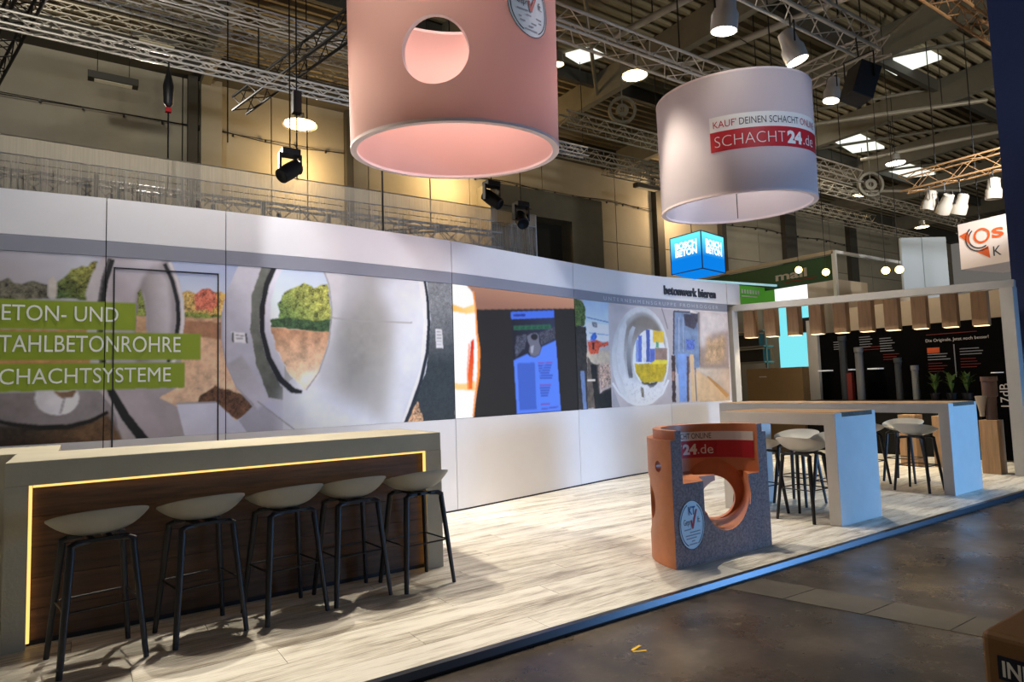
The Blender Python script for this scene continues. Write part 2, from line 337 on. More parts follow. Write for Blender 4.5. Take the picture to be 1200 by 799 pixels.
def blur(a, r, passes=2):
    for _ in range(passes):
        for ax in (0, 1):
            p = np.pad(a, [(r, r) if k == ax else (0, 0) for k in range(2)], mode='edge'); cs = np.cumsum(np.insert(p, 0, 0, axis=ax), axis=ax); n = a.shape[ax]
            a = (np.take(cs, range(2*r+1, 2*r+1+n), axis=ax)-np.take(cs, range(0, n), axis=ax))/(2*r+1)
    return a
LIN = np.array([((v/255)/12.92 if v/255 <= .04045 else ((v/255+.055)/1.055)**2.4) for v in range(256)])
def raster_panel(name, x0, x1, z0, z1, shapes, mtl, parent, dx, dz, front, gain=1.0, cap=.86):
    nx = int((x1-x0)/dx); nz = int((z1-z0)/dz)
    X, Z = np.meshgrid(np.linspace(x0, x1, nx+1), np.linspace(z0, z1, nz+1), indexing='ij'); C = np.full((nx+1, nz+1, 3), .3)
    for si, e in enumerate(shapes):
        col, poly, nzamp, fr = e[:4]; pa = np.array(poly); lo = pa.min(0); hi = pa.max(0)
        ia = np.searchsorted(X[:, 0], lo[0]); ib = np.searchsorted(X[:, 0], hi[0])+1; ja = np.searchsorted(Z[0], lo[1]); jb = np.searchsorted(Z[0], hi[1])+1
        pad = 2*(int(e[6]) if len(e) > 6 else 1)+1; ia, ja = max(0, ia-pad), max(0, ja-pad); ib, jb = min(nx+1, ib+pad), min(nz+1, jb+pad)
        if ia > nx or ib <= 0 or ib <= ia or jb <= ja: continue
        sx, sz = X[ia:ib, ja:jb], Z[ia:ib, ja:jb]
        if sx.size == 0: continue
        wob = .012*min(nzamp, .3)/.3
        m = inside(sx+(vnoise(sx*23, sz*23, 11)-.5)*wob*2, sz+(vnoise(sx*23, sz*23, 12)-.5)*wob*2, poly)
        if not m.any(): continue
        soft = int(e[6]) if len(e) > 6 else 1
        c = np.broadcast_to(LIN[np.array(col)], sx.shape+(3,))
        if len(e) > 4 and e[4]:
            c2 = LIN[np.array(e[4])]; (ax, az), (bx, bz) = e[5]; d = np.array([bx-ax, bz-az]); t = np.clip(((sx-ax)*d[0]+(sz-az)*d[1])/(d@d), 0, 1)[..., None]; c = c*(1-t)+c2*t
        if nzamp:
            wa, wb, wc = (.34, .33, .33) if fr >= 14 else (.5, .3, .2)
            n = wa*vnoise(sx*fr*1.3, sz*fr*1.3, si)+wb*vnoise(sx*fr*3.1, sz*fr*3.1, si+50)+wc*vnoise(sx*fr*7, sz*fr*7, si+90)
            c = c*(1+nzamp*(2.8 if fr >= 14 else 2.1)*(2*n-1))[..., None]
        sub = C[ia:ib, ja:jb]; a = blur(m.astype(float), soft, 2 if soft > 1 else 1)[..., None]; sub[:] = sub*(1-a)+c*a
    C = np.clip(C*gain, .004, cap)
    Y = wall_y(X)+front; V = np.stack([X, Y, Z], -1).reshape(-1, 3)-np.array(ORG[parent.name])
    idx = np.arange((nx+1)*(nz+1)).reshape(nx+1, nz+1); F = np.stack([idx[:-1, :-1], idx[1:, :-1], idx[1:, 1:], idx[:-1, 1:]], -1).reshape(-1, 4)
    me = bpy.data.meshes.new(name); me.vertices.add(len(V)); me.vertices.foreach_set('co', V.astype(np.float32).ravel()); me.loops.add(F.size); me.loops.foreach_set('vertex_index', F.ravel().astype(np.int32))
    me.polygons.add(len(F)); me.polygons.foreach_set('loop_start', np.arange(0, F.size, 4, dtype=np.int32)); me.polygons.foreach_set('loop_total', np.full(len(F), 4, np.int32)); me.update(calc_edges=True)
    at = me.color_attributes.new('Print', 'FLOAT_COLOR', 'POINT'); at.data.foreach_set('color', np.concatenate([C.reshape(-1, 3), np.ones((len(V), 1))], 1).astype(np.float32).ravel())
    me.polygons.foreach_set('use_smooth', [True]*len(F)); me.materials.append(mtl)
    return new_obj(name, me, parent)
PRINT_SHAPES=[
[[150,143,146],[[-0.692,2.791],[0.793,2.92],[0.798,2.101],[-0.676,2.073]],0.1,2,[172,172,182],[[-0.569,2.34],[0.089,2.7]]],
[[92,88,74],[[-0.681,2.323],[-0.685,2.478],[-0.572,2.473],[-0.515,2.512],[-0.437,2.455],[-0.359,2.496],[-0.239,2.477],[-0.233,2.341]],0.5,14],
[[176,168,160],[[-0.237,2.353],[-0.24,2.502],[-0.21,2.554],[-0.169,2.481],[-0.177,2.355]],0.1,8],
[[66,84,44],[[-0.193,2.35],[-0.179,2.493],[-0.108,2.56],[-0.068,2.626],[0.026,2.657],[0.11,2.702],[0.115,2.354]],0.5,16,[138,134,66],[[-0.157,2.406],[0.068,2.647]]],
[[168,176,203],[[0.602,2.848],[1.354,2.916],[1.354,2.156],[0.608,2.136]],0.04,2,[190,198,215],[[0.819,2.702],[0.82,2.373]]],
[[178,152,92],[[0.788,2.168],[0.786,2.44],[0.856,2.479],[0.943,2.434],[1.093,2.483],[1.196,2.461],[1.196,2.165]],0.45,16,[196,150,80],[[0.797,2.263],[1.093,2.442]],1],
[[190,104,82],[[0.918,2.295],[0.903,2.418],[0.955,2.495],[1.03,2.508],[1.098,2.464],[1.106,2.344],[1.043,2.286]],0.4,18,0,0,1],
[[120,130,60],[[0.797,2.168],[0.797,2.263],[1.196,2.25],[1.196,2.165]],0.4,18],
[[186,146,116],[[0.312,2.22],[1.461,2.216],[1.624,1.428],[1.459,1.18],[0.324,1.167]],0.22,9,[206,172,142],[[0.798,2.101],[1.095,1.555]],1],
[[150,108,80],[[0.787,2.187],[1.145,2.178],[1.17,1.997],[0.798,2.068]],0.2,8,0,0,1],
[[92,62,42],[[0.946,1.451],[1.095,1.555],[1.433,1.434],[1.473,1.32],[1.353,1.2],[1.197,1.277],[0.922,1.344]],0.4,18,0,0,1],
[[168,118,80],[[-0.676,2.073],[0.097,2.086],[0.102,1.757],[-0.669,1.765]],0.25,8],
[[176,168,170],[[0.045,2.085],[0.034,2.415],[0.08,2.597],[0.164,2.757],[0.418,2.818],[0.674,2.827],[0.771,2.562],[0.809,2.264],[0.798,1.939],[0.777,1.563],[0.613,1.462],[0.802,1.35],[0.851,1.028],[0.325,1.04],[0.149,1.428],[0.076,1.782]],0.06,5,[150,142,145],[[0.095,2.239],[0.469,2.251]]],
[[160,150,155],[[0.24,2.737],[0.65,2.771],[0.512,2.599],[0.401,2.249],[0.406,1.78],[0.522,1.414],[0.709,1.091],[0.525,1.077],[0.299,1.473],[0.185,1.934],[0.183,2.396]],0.06,4,[186,180,186],[[0.243,2.503],[0.511,2.679]],4],
[[118,108,108],[[0.424,1.779],[0.402,2.17],[0.422,2.408],[0.466,2.569],[0.557,2.709],[0.675,2.556],[0.701,2.26],[0.681,1.804]],0.05,5,[188,182,186],[[0.422,2.381],[0.7,2.395]],3],
[[112,120,58],[[0.422,2.218],[0.427,2.408],[0.455,2.478],[0.486,2.384],[0.501,2.221]],0.5,18],
[[176,140,108],[[0.422,2.218],[0.501,2.221],[0.509,2.055],[0.421,2.061]],0.2,8],
[[28,28,30],[[0.195,2.738],[0.146,2.53],[0.12,2.293],[0.122,1.983],[0.15,1.724],[0.21,1.512],[0.314,1.283],[0.466,1.048],[0.53,1.1],[0.375,1.328],[0.265,1.54],[0.2,1.737],[0.169,1.986],[0.172,2.29],[0.201,2.519],[0.25,2.723]],0.03,8],
[[86,84,84],[[0.2,2.731],[0.15,2.525],[0.123,2.291],[0.123,1.984],[0.152,1.73],[0.163,1.731],[0.134,1.985],[0.134,2.29],[0.161,2.522],[0.21,2.728]],0.03,8],
[[30,30,34],[[0.631,2.712],[0.698,2.551],[0.74,2.366],[0.75,2.182],[0.72,1.943],[0.668,1.798],[0.694,1.785],[0.753,1.933],[0.786,2.18],[0.775,2.374],[0.729,2.565],[0.661,2.73]],0.03,8],
[[196,190,192],[[0.675,2.734],[0.743,2.555],[0.784,2.369],[0.79,2.183],[0.765,1.942],[0.71,1.784],[0.736,1.772],[0.793,1.935],[0.819,2.182],[0.813,2.375],[0.77,2.567],[0.702,2.748]],0.03,8],
[[112,104,106],[[-0.664,1.542],[0.147,1.541],[0.256,1.373],[0.325,1.066],[-0.653,1.087]],0.12,6,[132,124,126],[[-0.55,1.455],[0.106,1.48]],1],
[[52,40,32],[[-0.658,1.296],[-0.433,1.26],[-0.158,1.24],[0.067,1.277],[0.214,1.337],[0.329,1.078],[0.049,1.073],[-0.352,1.077],[-0.653,1.075]],0.4,10,[96,72,50],[[-0.355,1.208],[0.049,1.065]],2],
[[16,15,16],[[-0.662,1.327],[-0.473,1.258],[-0.277,1.215],[-0.074,1.215],[0.093,1.258],[0.22,1.336],[0.207,1.364],[0.082,1.294],[-0.08,1.256],[-0.277,1.259],[-0.469,1.295],[-0.656,1.358]],0.03,8],
[[190,186,192],[[-0.003,1.484],[-0.01,1.436],[-0.032,1.395],[-0.067,1.362],[-0.111,1.343],[-0.16,1.338],[-0.208,1.347],[-0.252,1.371],[-0.286,1.405],[-0.309,1.448],[-0.317,1.494],[-0.31,1.541],[-0.289,1.582],[-0.256,1.614],[-0.213,1.635],[-0.165,1.641],[-0.116,1.633],[-0.071,1.61],[-0.035,1.575],[-0.012,1.532]],0.05,8,[214,210,216],[[-0.281,1.445],[-0.059,1.387]]],
[[120,92,70],[[-0.183,1.544],[-0.02,1.549],[-0.05,1.49],[-0.132,1.478]],0.2,8],
[[118,112,112],[[-0.112,1.499],[-0.142,1.353],[-0.13,1.349],[-0.1,1.495]],0.03,8],
[[190,188,202],[[0.754,1.405],[1.095,1.405],[1.274,1.218],[1.459,1.321],[1.541,1.431],[2.497,1.646],[2.487,0.97],[0.839,1.029]],0.04,4,[168,168,186],[[0.947,1.316],[1.734,1.136]],1],
[[150,148,160],[[1.3,1.217],[1.473,1.399],[1.847,1.083],[1.379,1.085]],0.05,8,0,0,1],
[[168,166,178],[[1.314,2.797],[1.743,2.833],[1.735,1.309],[1.582,1.429],[1.46,1.363],[1.274,1.551],[1.183,1.775],[1.145,1.997],[1.144,2.276],[1.183,2.474]],0.05,5,[196,194,204],[[1.196,2.278],[1.408,2.43]]],
[[150,146,152],[[1.196,1.775],[1.327,1.858],[1.596,1.429],[1.473,1.32],[1.274,1.551]],0.05,8,[176,172,182],[[1.248,1.802],[1.541,1.431]],2],
[[104,106,98],[[1.532,2.815],[1.629,2.824],[1.517,2.435],[1.494,2.117],[1.556,1.83],[1.708,1.541],[1.908,1.442],[1.735,1.395],[1.582,1.429],[1.46,1.773],[1.407,2.115],[1.421,2.459]],0.15,8,[84,86,78],[[1.434,2.287],[1.624,1.543]],1],
[[182,182,188],[[1.729,2.892],[3.426,2.892],[3.458,2.278],[3.396,1.702],[3.117,1.086],[1.719,1.023],[1.722,1.54],[1.939,1.712],[2.151,2.012],[2.217,2.472]],0.05,3,[158,157,156],[[2.214,2.227],[2.571,2.146]]],
[[198,201,210],[[2.752,2.7],[3.424,2.823],[3.529,2.281],[3.433,1.635],[3.153,1.051],[2.827,1.008],[2.946,1.641],[2.994,2.226]],0.05,3,0,0,16],
[[140,138,134],[[2.276,2.229],[2.749,2.506],[2.845,1.962],[2.663,1.518],[2.331,1.526]],0.1,4,0,0,20],
[[200,203,214],[[1.721,1.425],[1.968,1.653],[2.267,1.406],[2.625,1.238],[2.935,1.064],[2.324,0.981],[1.719,1.023]],0.06,3,0,0,14],
[[190,188,190],[[2.159,2.869],[2.381,2.889],[2.343,2.448],[2.211,1.952],[1.997,1.652],[2.06,1.951],[2.215,2.319]],0.05,3,0,0,6],
[[206,206,210],[[3.299,2.806],[3.393,2.814],[3.434,2.277],[3.382,1.77],[3.11,1.105],[3.051,1.102],[3.304,1.703],[3.371,2.275]],0.04,8],
[[148,146,144],[[2.153,2.261],[2.538,2.233],[3.217,2.241],[3.218,2.255],[2.539,2.246],[2.154,2.274]],0.03,8],
[[178,190,216],[[1.778,2.836],[2.134,2.805],[2.206,2.61],[2.234,2.35],[2.196,1.982],[2.087,1.681],[1.952,1.499],[1.794,1.649],[1.659,1.917],[1.604,2.178],[1.605,2.411],[1.671,2.65]],0.04,2,[206,214,228],[[1.888,2.755],[1.884,2.246]]],
[[92,114,58],[[1.604,2.143],[1.605,2.23],[1.689,2.239],[1.678,2.385],[1.741,2.521],[1.857,2.573],[1.946,2.624],[2.05,2.57],[2.126,2.605],[2.2,2.625],[2.234,2.35],[2.213,2.098]],0.5,16,[158,158,78],[[1.74,2.3],[2.096,2.588]]],
[[58,82,50],[[1.604,2.143],[1.605,2.213],[1.769,2.248],[2.032,2.221],[2.227,2.252],[2.213,2.111]],0.4,18],
[[176,132,100],[[1.607,2.143],[1.913,2.122],[2.216,2.111],[2.196,1.982],[2.087,1.681],[1.952,1.499],[1.794,1.649],[1.659,1.917]],0.25,10,[214,182,152],[[1.912,2.098],[1.938,1.653]]],
[[232,220,206],[[1.885,1.536],[1.909,1.653],[2.057,1.711],[2.087,1.675],[1.952,1.499]],0.1,8,0,0,5],
[[146,144,148],[[2.133,2.796],[2.202,2.608],[2.23,2.35],[2.192,1.984],[2.083,1.684],[1.952,1.504],[1.964,1.495],[2.097,1.677],[2.207,1.981],[2.245,2.351],[2.217,2.613],[2.148,2.803]],0.03,8],
[[128,124,130],[[1.47,1.395],[1.844,1.079],[1.851,1.088],[1.476,1.404]],0.03,8],
[[150,146,154],[[1.138,2.276],[1.141,1.996],[1.18,1.773],[1.271,1.547],[1.454,1.317],[1.465,1.325],[1.282,1.555],[1.192,1.777],[1.154,1.998],[1.151,2.276]],0.03,8],
[[140,136,142],[[0.754,1.399],[1.095,1.397],[1.095,1.408],[0.754,1.41]],0.03,8],
[[150,144,148],[[0.474,2.436],[0.501,2.252],[0.507,2.062],[0.516,2.063],[0.51,2.253],[0.483,2.438]],0.03,8],
[[26,27,30],[[1.626,2.8],[1.542,2.591],[1.497,2.35],[1.497,2.085],[1.558,1.82],[1.669,1.595],[1.805,1.467],[1.911,1.46],[1.917,1.494],[1.838,1.521],[1.719,1.632],[1.61,1.841],[1.546,2.093],[1.547,2.347],[1.592,2.577],[1.678,2.78]],0.03,8],
[[206,204,208],[[1.227,2.088],[1.359,2.079],[1.369,1.977],[1.253,1.987]],0.02,8],
[[40,40,42],[[1.235,2.082],[1.24,1.986],[1.256,1.988],[1.251,2.083]],0.03,8],
[[40,40,42],[[1.356,2.073],[1.367,1.976],[1.383,1.979],[1.372,2.075]],0.03,8],
[[120,118,122],[[1.268,2.049],[1.348,2.042],[1.349,2.054],[1.269,2.06]],0.03,8],
[[120,118,122],[[1.268,2.021],[1.342,2.014],[1.343,2.025],[1.269,2.032]],0.03,8],
[[120,122,124],[[3.426,2.892],[3.835,2.896],[3.777,1.013],[3.322,1.041],[3.098,1.087],[3.396,1.702],[3.466,2.279]],0.2,20,[40,42,38],[[3.616,2.527],[3.595,1.77]]],
[[20,20,22],[[3.369,2.816],[3.41,2.547],[3.419,2.243],[3.386,1.907],[3.294,1.576],[3.175,1.301],[3.078,1.094],[3.111,1.08],[3.216,1.285],[3.338,1.564],[3.432,1.902],[3.463,2.244],[3.449,2.553],[3.4,2.824]],0.03,8],
[[178,140,104],[[3.124,1.105],[3.264,1.333],[3.35,1.072],[3.265,1.028],[3.123,1.053]],0.45,22],
[[196,196,198],[[3.527,2.185],[3.623,2.182],[3.633,1.955],[3.537,1.96]],0.05,8],
[[130,130,134],[[3.545,2.147],[3.613,2.145],[3.614,2.156],[3.546,2.157]],0.03,8],
[[130,130,134],[[3.544,2.109],[3.612,2.107],[3.613,2.118],[3.545,2.119]],0.03,8],
[[130,130,134],[[3.543,2.071],[3.611,2.069],[3.612,2.08],[3.544,2.081]],0.03,8],
[[130,130,134],[[3.542,2.034],[3.61,2.032],[3.611,2.042],[3.543,2.044]],0.03,8],
[[130,130,134],[[3.541,1.996],[3.609,1.994],[3.61,2.004],[3.542,2.006]],0.03,8],
[[172,164,164],[[6.004,2.823],[10.182,2.993],[10.004,0.87],[5.902,1.067]],0.06,4,[186,180,182],[[6.935,2.236],[9.655,2.304]]],
[[160,182,206],[[6.314,2.759],[6.941,2.758],[6.912,2.164],[6.275,2.144]],0.06,3,[190,204,214],[[6.602,2.711],[6.577,2.339]]],
[[74,92,44],[[6.036,2.781],[6.276,2.733],[6.357,2.648],[6.354,2.488],[6.317,2.361],[6.008,2.312]],0.5,22],
[[206,212,218],[[6.37,2.409],[6.916,2.389],[6.899,2.128],[6.354,2.147]],0.06,8],
[[92,128,170],[[6.372,2.48],[6.916,2.427],[6.923,2.446],[6.379,2.498]],0.03,8],
[[110,140,175],[[6.424,2.245],[6.897,2.227],[6.901,2.241],[6.427,2.259]],0.03,8],
[[120,124,130],[[6.502,2.427],[6.628,2.425],[6.622,2.341],[6.504,2.344]],0.5,30],
[[184,168,146],[[6.337,1.988],[6.974,1.988],[6.959,1.764],[6.322,1.751]],0.15,8],
[[206,84,54],[[6.38,2.113],[6.602,2.155],[6.747,2.108],[6.886,2.144],[6.873,2.064],[6.669,2.036],[6.625,1.936],[6.44,1.917],[6.38,1.989]],0.4,26],
[[54,104,190],[[6.46,2.219],[6.573,2.269],[6.624,2.202],[6.545,2.118],[6.447,2.138]],0.3,24],
[[44,36,34],[[6.489,2.105],[6.547,2.107],[6.533,1.992],[6.482,2.002]],0.06,8],
[[44,40,36],[[5.976,2.344],[6.36,2.351],[6.333,1.09],[5.904,1.11]],0.35,14],
[[196,168,124],[[5.991,2.135],[6.066,2.137],[6.066,1.453],[5.991,1.455]],0.1,8],
[[120,100,62],[[5.991,1.455],[6.066,1.453],[6.053,1.125],[5.979,1.129]],0.4,8],
[[100,120,160],[[6.176,1.673],[6.274,1.672],[6.295,1.103],[6.218,1.107]],0.15,8],
[[92,80,70],[[6.36,1.898],[6.503,1.763],[6.533,1.104],[6.317,1.113]],0.3,8],
[[24,24,22],[[6.423,1.763],[6.645,1.782],[6.622,1.328],[6.937,1.436],[6.914,1.087],[6.496,1.094]],0.4,18],
[[174,146,128],[[6.621,1.763],[6.962,1.811],[6.95,1.459],[6.631,1.35]],0.45,22,0,0,4],
[[206,196,180],[[6.335,1.517],[6.523,1.515],[6.525,1.546],[6.337,1.549]],0.03,8],
[[178,172,174],[[6.916,2.719],[8.562,2.725],[8.438,1.02],[6.914,1.087],[6.904,1.764]],0.05,4,[168,160,162],[[6.935,2.236],[8.454,2.278]]],
[[152,150,156],[[6.937,1.436],[7.116,1.078],[6.914,1.087]],0.05,8],
[[110,104,108],[[8.262,2.735],[8.328,2.557],[8.394,2.378],[8.416,2.383],[8.351,2.562],[8.286,2.74]],0.03,8],
[[186,186,186],[[8.405,1.904],[8.382,1.754],[8.337,1.61],[8.271,1.476],[8.187,1.357],[8.089,1.256],[7.978,1.176],[7.86,1.12],[7.738,1.087],[7.615,1.08],[7.496,1.097],[7.373,1.139],[7.261,1.202],[7.163,1.285],[7.081,1.385],[7.018,1.499],[6.974,1.624],[6.951,1.757],[6.949,1.893],[6.969,2.031],[7.01,2.166],[7.071,2.294],[7.151,2.412],[7.248,2.516],[7.36,2.604],[7.483,2.671],[7.605,2.715],[7.728,2.734],[7.852,2.728],[7.972,2.696],[8.084,2.639],[8.184,2.557],[8.269,2.455],[8.336,2.334],[8.382,2.198],[8.405,2.053]],0.06,5,[204,204,206],[[7.329,2.492],[7.687,1.175]]],
[[150,148,146],[[8.341,1.896],[8.317,1.745],[8.268,1.601],[8.198,1.469],[8.109,1.356],[8.005,1.265],[7.89,1.199],[7.77,1.161],[7.649,1.152],[7.532,1.17],[7.415,1.216],[7.307,1.286],[7.217,1.379],[7.146,1.489],[7.096,1.613],[7.07,1.748],[7.067,1.888],[7.089,2.028],[7.134,2.164],[7.201,2.292],[7.289,2.406],[7.394,2.503],[7.512,2.577],[7.63,2.625],[7.752,2.645],[7.874,2.637],[7.99,2.598],[8.097,2.532],[8.189,2.439],[8.262,2.325],[8.313,2.192],[8.34,2.047]],0.06,5,[196,196,196],[[7.787,2.612],[7.694,1.272]],2],
[[118,110,102],[[8.319,1.916],[8.297,1.78],[8.253,1.65],[8.19,1.532],[8.109,1.43],[8.015,1.347],[7.911,1.287],[7.802,1.252],[7.692,1.243],[7.585,1.259],[7.484,1.3],[7.386,1.363],[7.303,1.446],[7.238,1.546],[7.192,1.659],[7.168,1.781],[7.166,1.908],[7.186,2.035],[7.227,2.159],[7.289,2.274],[7.369,2.377],[7.465,2.464],[7.567,2.531],[7.674,2.574],[7.785,2.592],[7.896,2.584],[8.001,2.549],[8.098,2.489],[8.181,2.405],[8.247,2.302],[8.293,2.182],[8.318,2.052]],0.07,5,[196,198,202],[[7.81,2.412],[7.701,1.37]],3],
[[196,196,198],[[7.063,1.93],[7.173,2.34],[7.33,2.516],[7.361,2.396],[7.291,2.175],[7.249,1.908],[7.306,1.62],[7.443,1.377],[7.254,1.429],[7.101,1.669]],0.05,8],
[[96,96,98],[[7.376,2.177],[7.433,2.325],[7.516,2.407],[7.58,2.38],[7.482,2.18],[7.438,1.959],[7.44,1.765],[7.464,1.558],[7.358,1.547],[7.323,1.764],[7.329,1.958]],0.06,8,[170,172,176],[[7.344,1.62],[7.513,2.353]]],
[[204,210,216],[[8.324,1.885],[8.307,1.784],[8.272,1.688],[8.219,1.601],[8.153,1.527],[8.076,1.47],[7.991,1.431],[7.903,1.413],[7.816,1.415],[7.733,1.437],[7.657,1.478],[7.592,1.536],[7.54,1.609],[7.504,1.693],[7.482,1.785],[7.48,1.882],[7.496,1.978],[7.529,2.071],[7.577,2.157],[7.639,2.231],[7.713,2.291],[7.795,2.333],[7.882,2.357],[7.971,2.36],[8.057,2.341],[8.137,2.302],[8.206,2.245],[8.262,2.17],[8.301,2.083],[8.322,1.986]],0.05,8],
[[206,172,60],[[8.017,2.343],[8.304,2.344],[8.289,2.146],[8.002,2.141]],0.12,8],
[[120,140,190],[[7.581,2.182],[7.653,2.176],[7.629,1.813],[7.556,1.813]],0.12,8],
[[70,86,150],[[7.844,2.358],[7.941,2.354],[7.903,1.814],[7.806,1.813]],0.12,8],
[[88,104,176],[[7.644,2.258],[7.732,2.253],[7.702,1.813],[7.614,1.813]],0.12,8],
[[84,100,170],[[7.919,2.039],[8.048,2.033],[8.031,1.803],[7.902,1.804]],0.12,8],
[[136,112,102],[[8.049,2.053],[8.361,2.05],[8.345,1.839],[8.034,1.839]],0.12,8],
[[196,196,200],[[7.757,2.186],[7.831,2.18],[7.806,1.813],[7.731,1.813]],0.12,8],
[[90,150,110],[[8.076,2.155],[8.152,2.149],[8.146,2.054],[8.068,2.053]],0.12,8],
[[176,152,32],[[7.518,1.784],[7.917,1.794],[8.034,1.849],[8.345,1.844],[8.315,1.66],[8.223,1.479],[7.707,1.456],[7.545,1.642]],0.2,10],
[[206,190,60],[[8.034,1.849],[8.345,1.844],[8.332,1.778],[7.916,1.779]],0.1,8],
[[40,34,30],[[7.672,1.489],[7.893,1.46],[8.084,1.474],[8.042,1.424],[7.886,1.366],[7.817,1.442],[7.687,1.439]],0.3,8],
[[206,206,208],[[7.229,1.621],[7.45,1.473],[7.704,1.419],[7.924,1.365],[8.218,1.458],[8.327,1.609],[8.226,1.306],[7.908,1.142],[7.575,1.13],[7.282,1.285]],0.14,16,0,0,6],
[[120,112,100],[[7.644,1.396],[7.717,1.395],[7.72,1.223],[7.655,1.237]],0.3,20],
[[222,222,222],[[6.925,1.475],[7.077,1.306],[7.3,1.165],[7.608,1.095],[7.917,1.128],[8.203,1.273],[8.38,1.5],[8.338,1.513],[8.167,1.292],[7.898,1.155],[7.612,1.124],[7.324,1.189],[7.113,1.323],[6.963,1.49]],0.03,8],
[[112,130,158],[[8.569,2.704],[9.271,2.702],[9.192,1.705],[9.111,1.705],[8.865,1.602],[8.595,1.606],[8.513,1.943]],0.18,7],
[[70,66,78],[[8.836,2.657],[9.229,2.684],[9.209,2.537],[9.085,2.393],[8.852,2.456]],0.3,12],
[[70,66,68],[[8.573,2.684],[9.268,2.68],[9.274,2.712],[8.579,2.715]],0.03,8],
[[74,60,58],[[8.564,2.699],[8.502,1.943],[8.54,1.943],[8.603,2.7]],0.03,8],
[[90,76,72],[[9.214,2.693],[9.188,1.757],[9.253,1.758],[9.279,2.697]],0.03,8],
[[150,160,180],[[8.695,2.599],[8.65,1.995],[8.673,1.995],[8.718,2.6]],0.03,8],
[[150,160,180],[[8.806,2.603],[8.767,1.983],[8.787,1.983],[8.826,2.604]],0.03,8],
[[90,110,180],[[8.852,2.208],[9.091,2.212],[9.076,2.025],[8.866,2.023]],0.3,14],
[[206,196,190],[[9.012,2.739],[9.23,2.7],[9.148,2.68],[9.008,2.691]],0.05,8],
[[120,148,200],[[8.621,1.956],[8.9,1.957],[8.812,1.113],[8.612,1.12]],0.1,8],
[[62,46,44],[[8.467,1.927],[8.557,1.927],[8.521,1.119],[8.423,1.122]],0.3,8],
[[150,110,90],[[8.461,1.646],[8.522,1.645],[8.51,1.491],[8.45,1.492]],0.2,8],
[[96,70,58],[[8.858,1.918],[8.921,1.918],[8.859,1.119],[8.805,1.121]],0.2,8],
[[168,150,148],[[9.274,2.729],[10.057,2.705],[9.979,1.077],[9.144,1.108]],0.12,5,[150,132,122],[[9.678,2.58],[9.614,1.81]]],
[[196,188,186],[[9.274,2.729],[10.057,2.705],[10.03,2.396],[9.531,2.328],[9.386,2.081],[9.224,2.106]],0.08,8,0,0,6],
[[178,150,118],[[9.42,2.244],[9.489,2.327],[9.519,2.192],[9.913,2.309],[9.971,2.227],[9.87,1.81],[9.318,1.757]],0.25,10,0,0,6],
[[208,176,134],[[9.079,1.7],[9.187,1.651],[9.947,1.202],[9.979,1.077],[9.057,1.119]],0.1,6,[192,160,122],[[9.143,1.599],[9.813,1.151]],3],
[[196,182,164],[[9.079,1.7],[10.034,1.692],[9.993,1.228]],0.1,6,[182,160,140],[[9.189,1.678],[9.927,1.478]],3],
[[176,128,74],[[9.369,1.545],[9.627,1.353],[9.893,1.151],[9.978,1.198],[9.696,1.394],[9.399,1.565]],0.03,8],
[[206,174,130],[[8.939,1.944],[9.042,1.945],[9.033,1.12],[8.914,1.125]],0.06,8],
[[80,60,50],[[9.051,1.705],[9.045,1.119],[9.069,1.119],[9.075,1.706]],0.03,8],
]
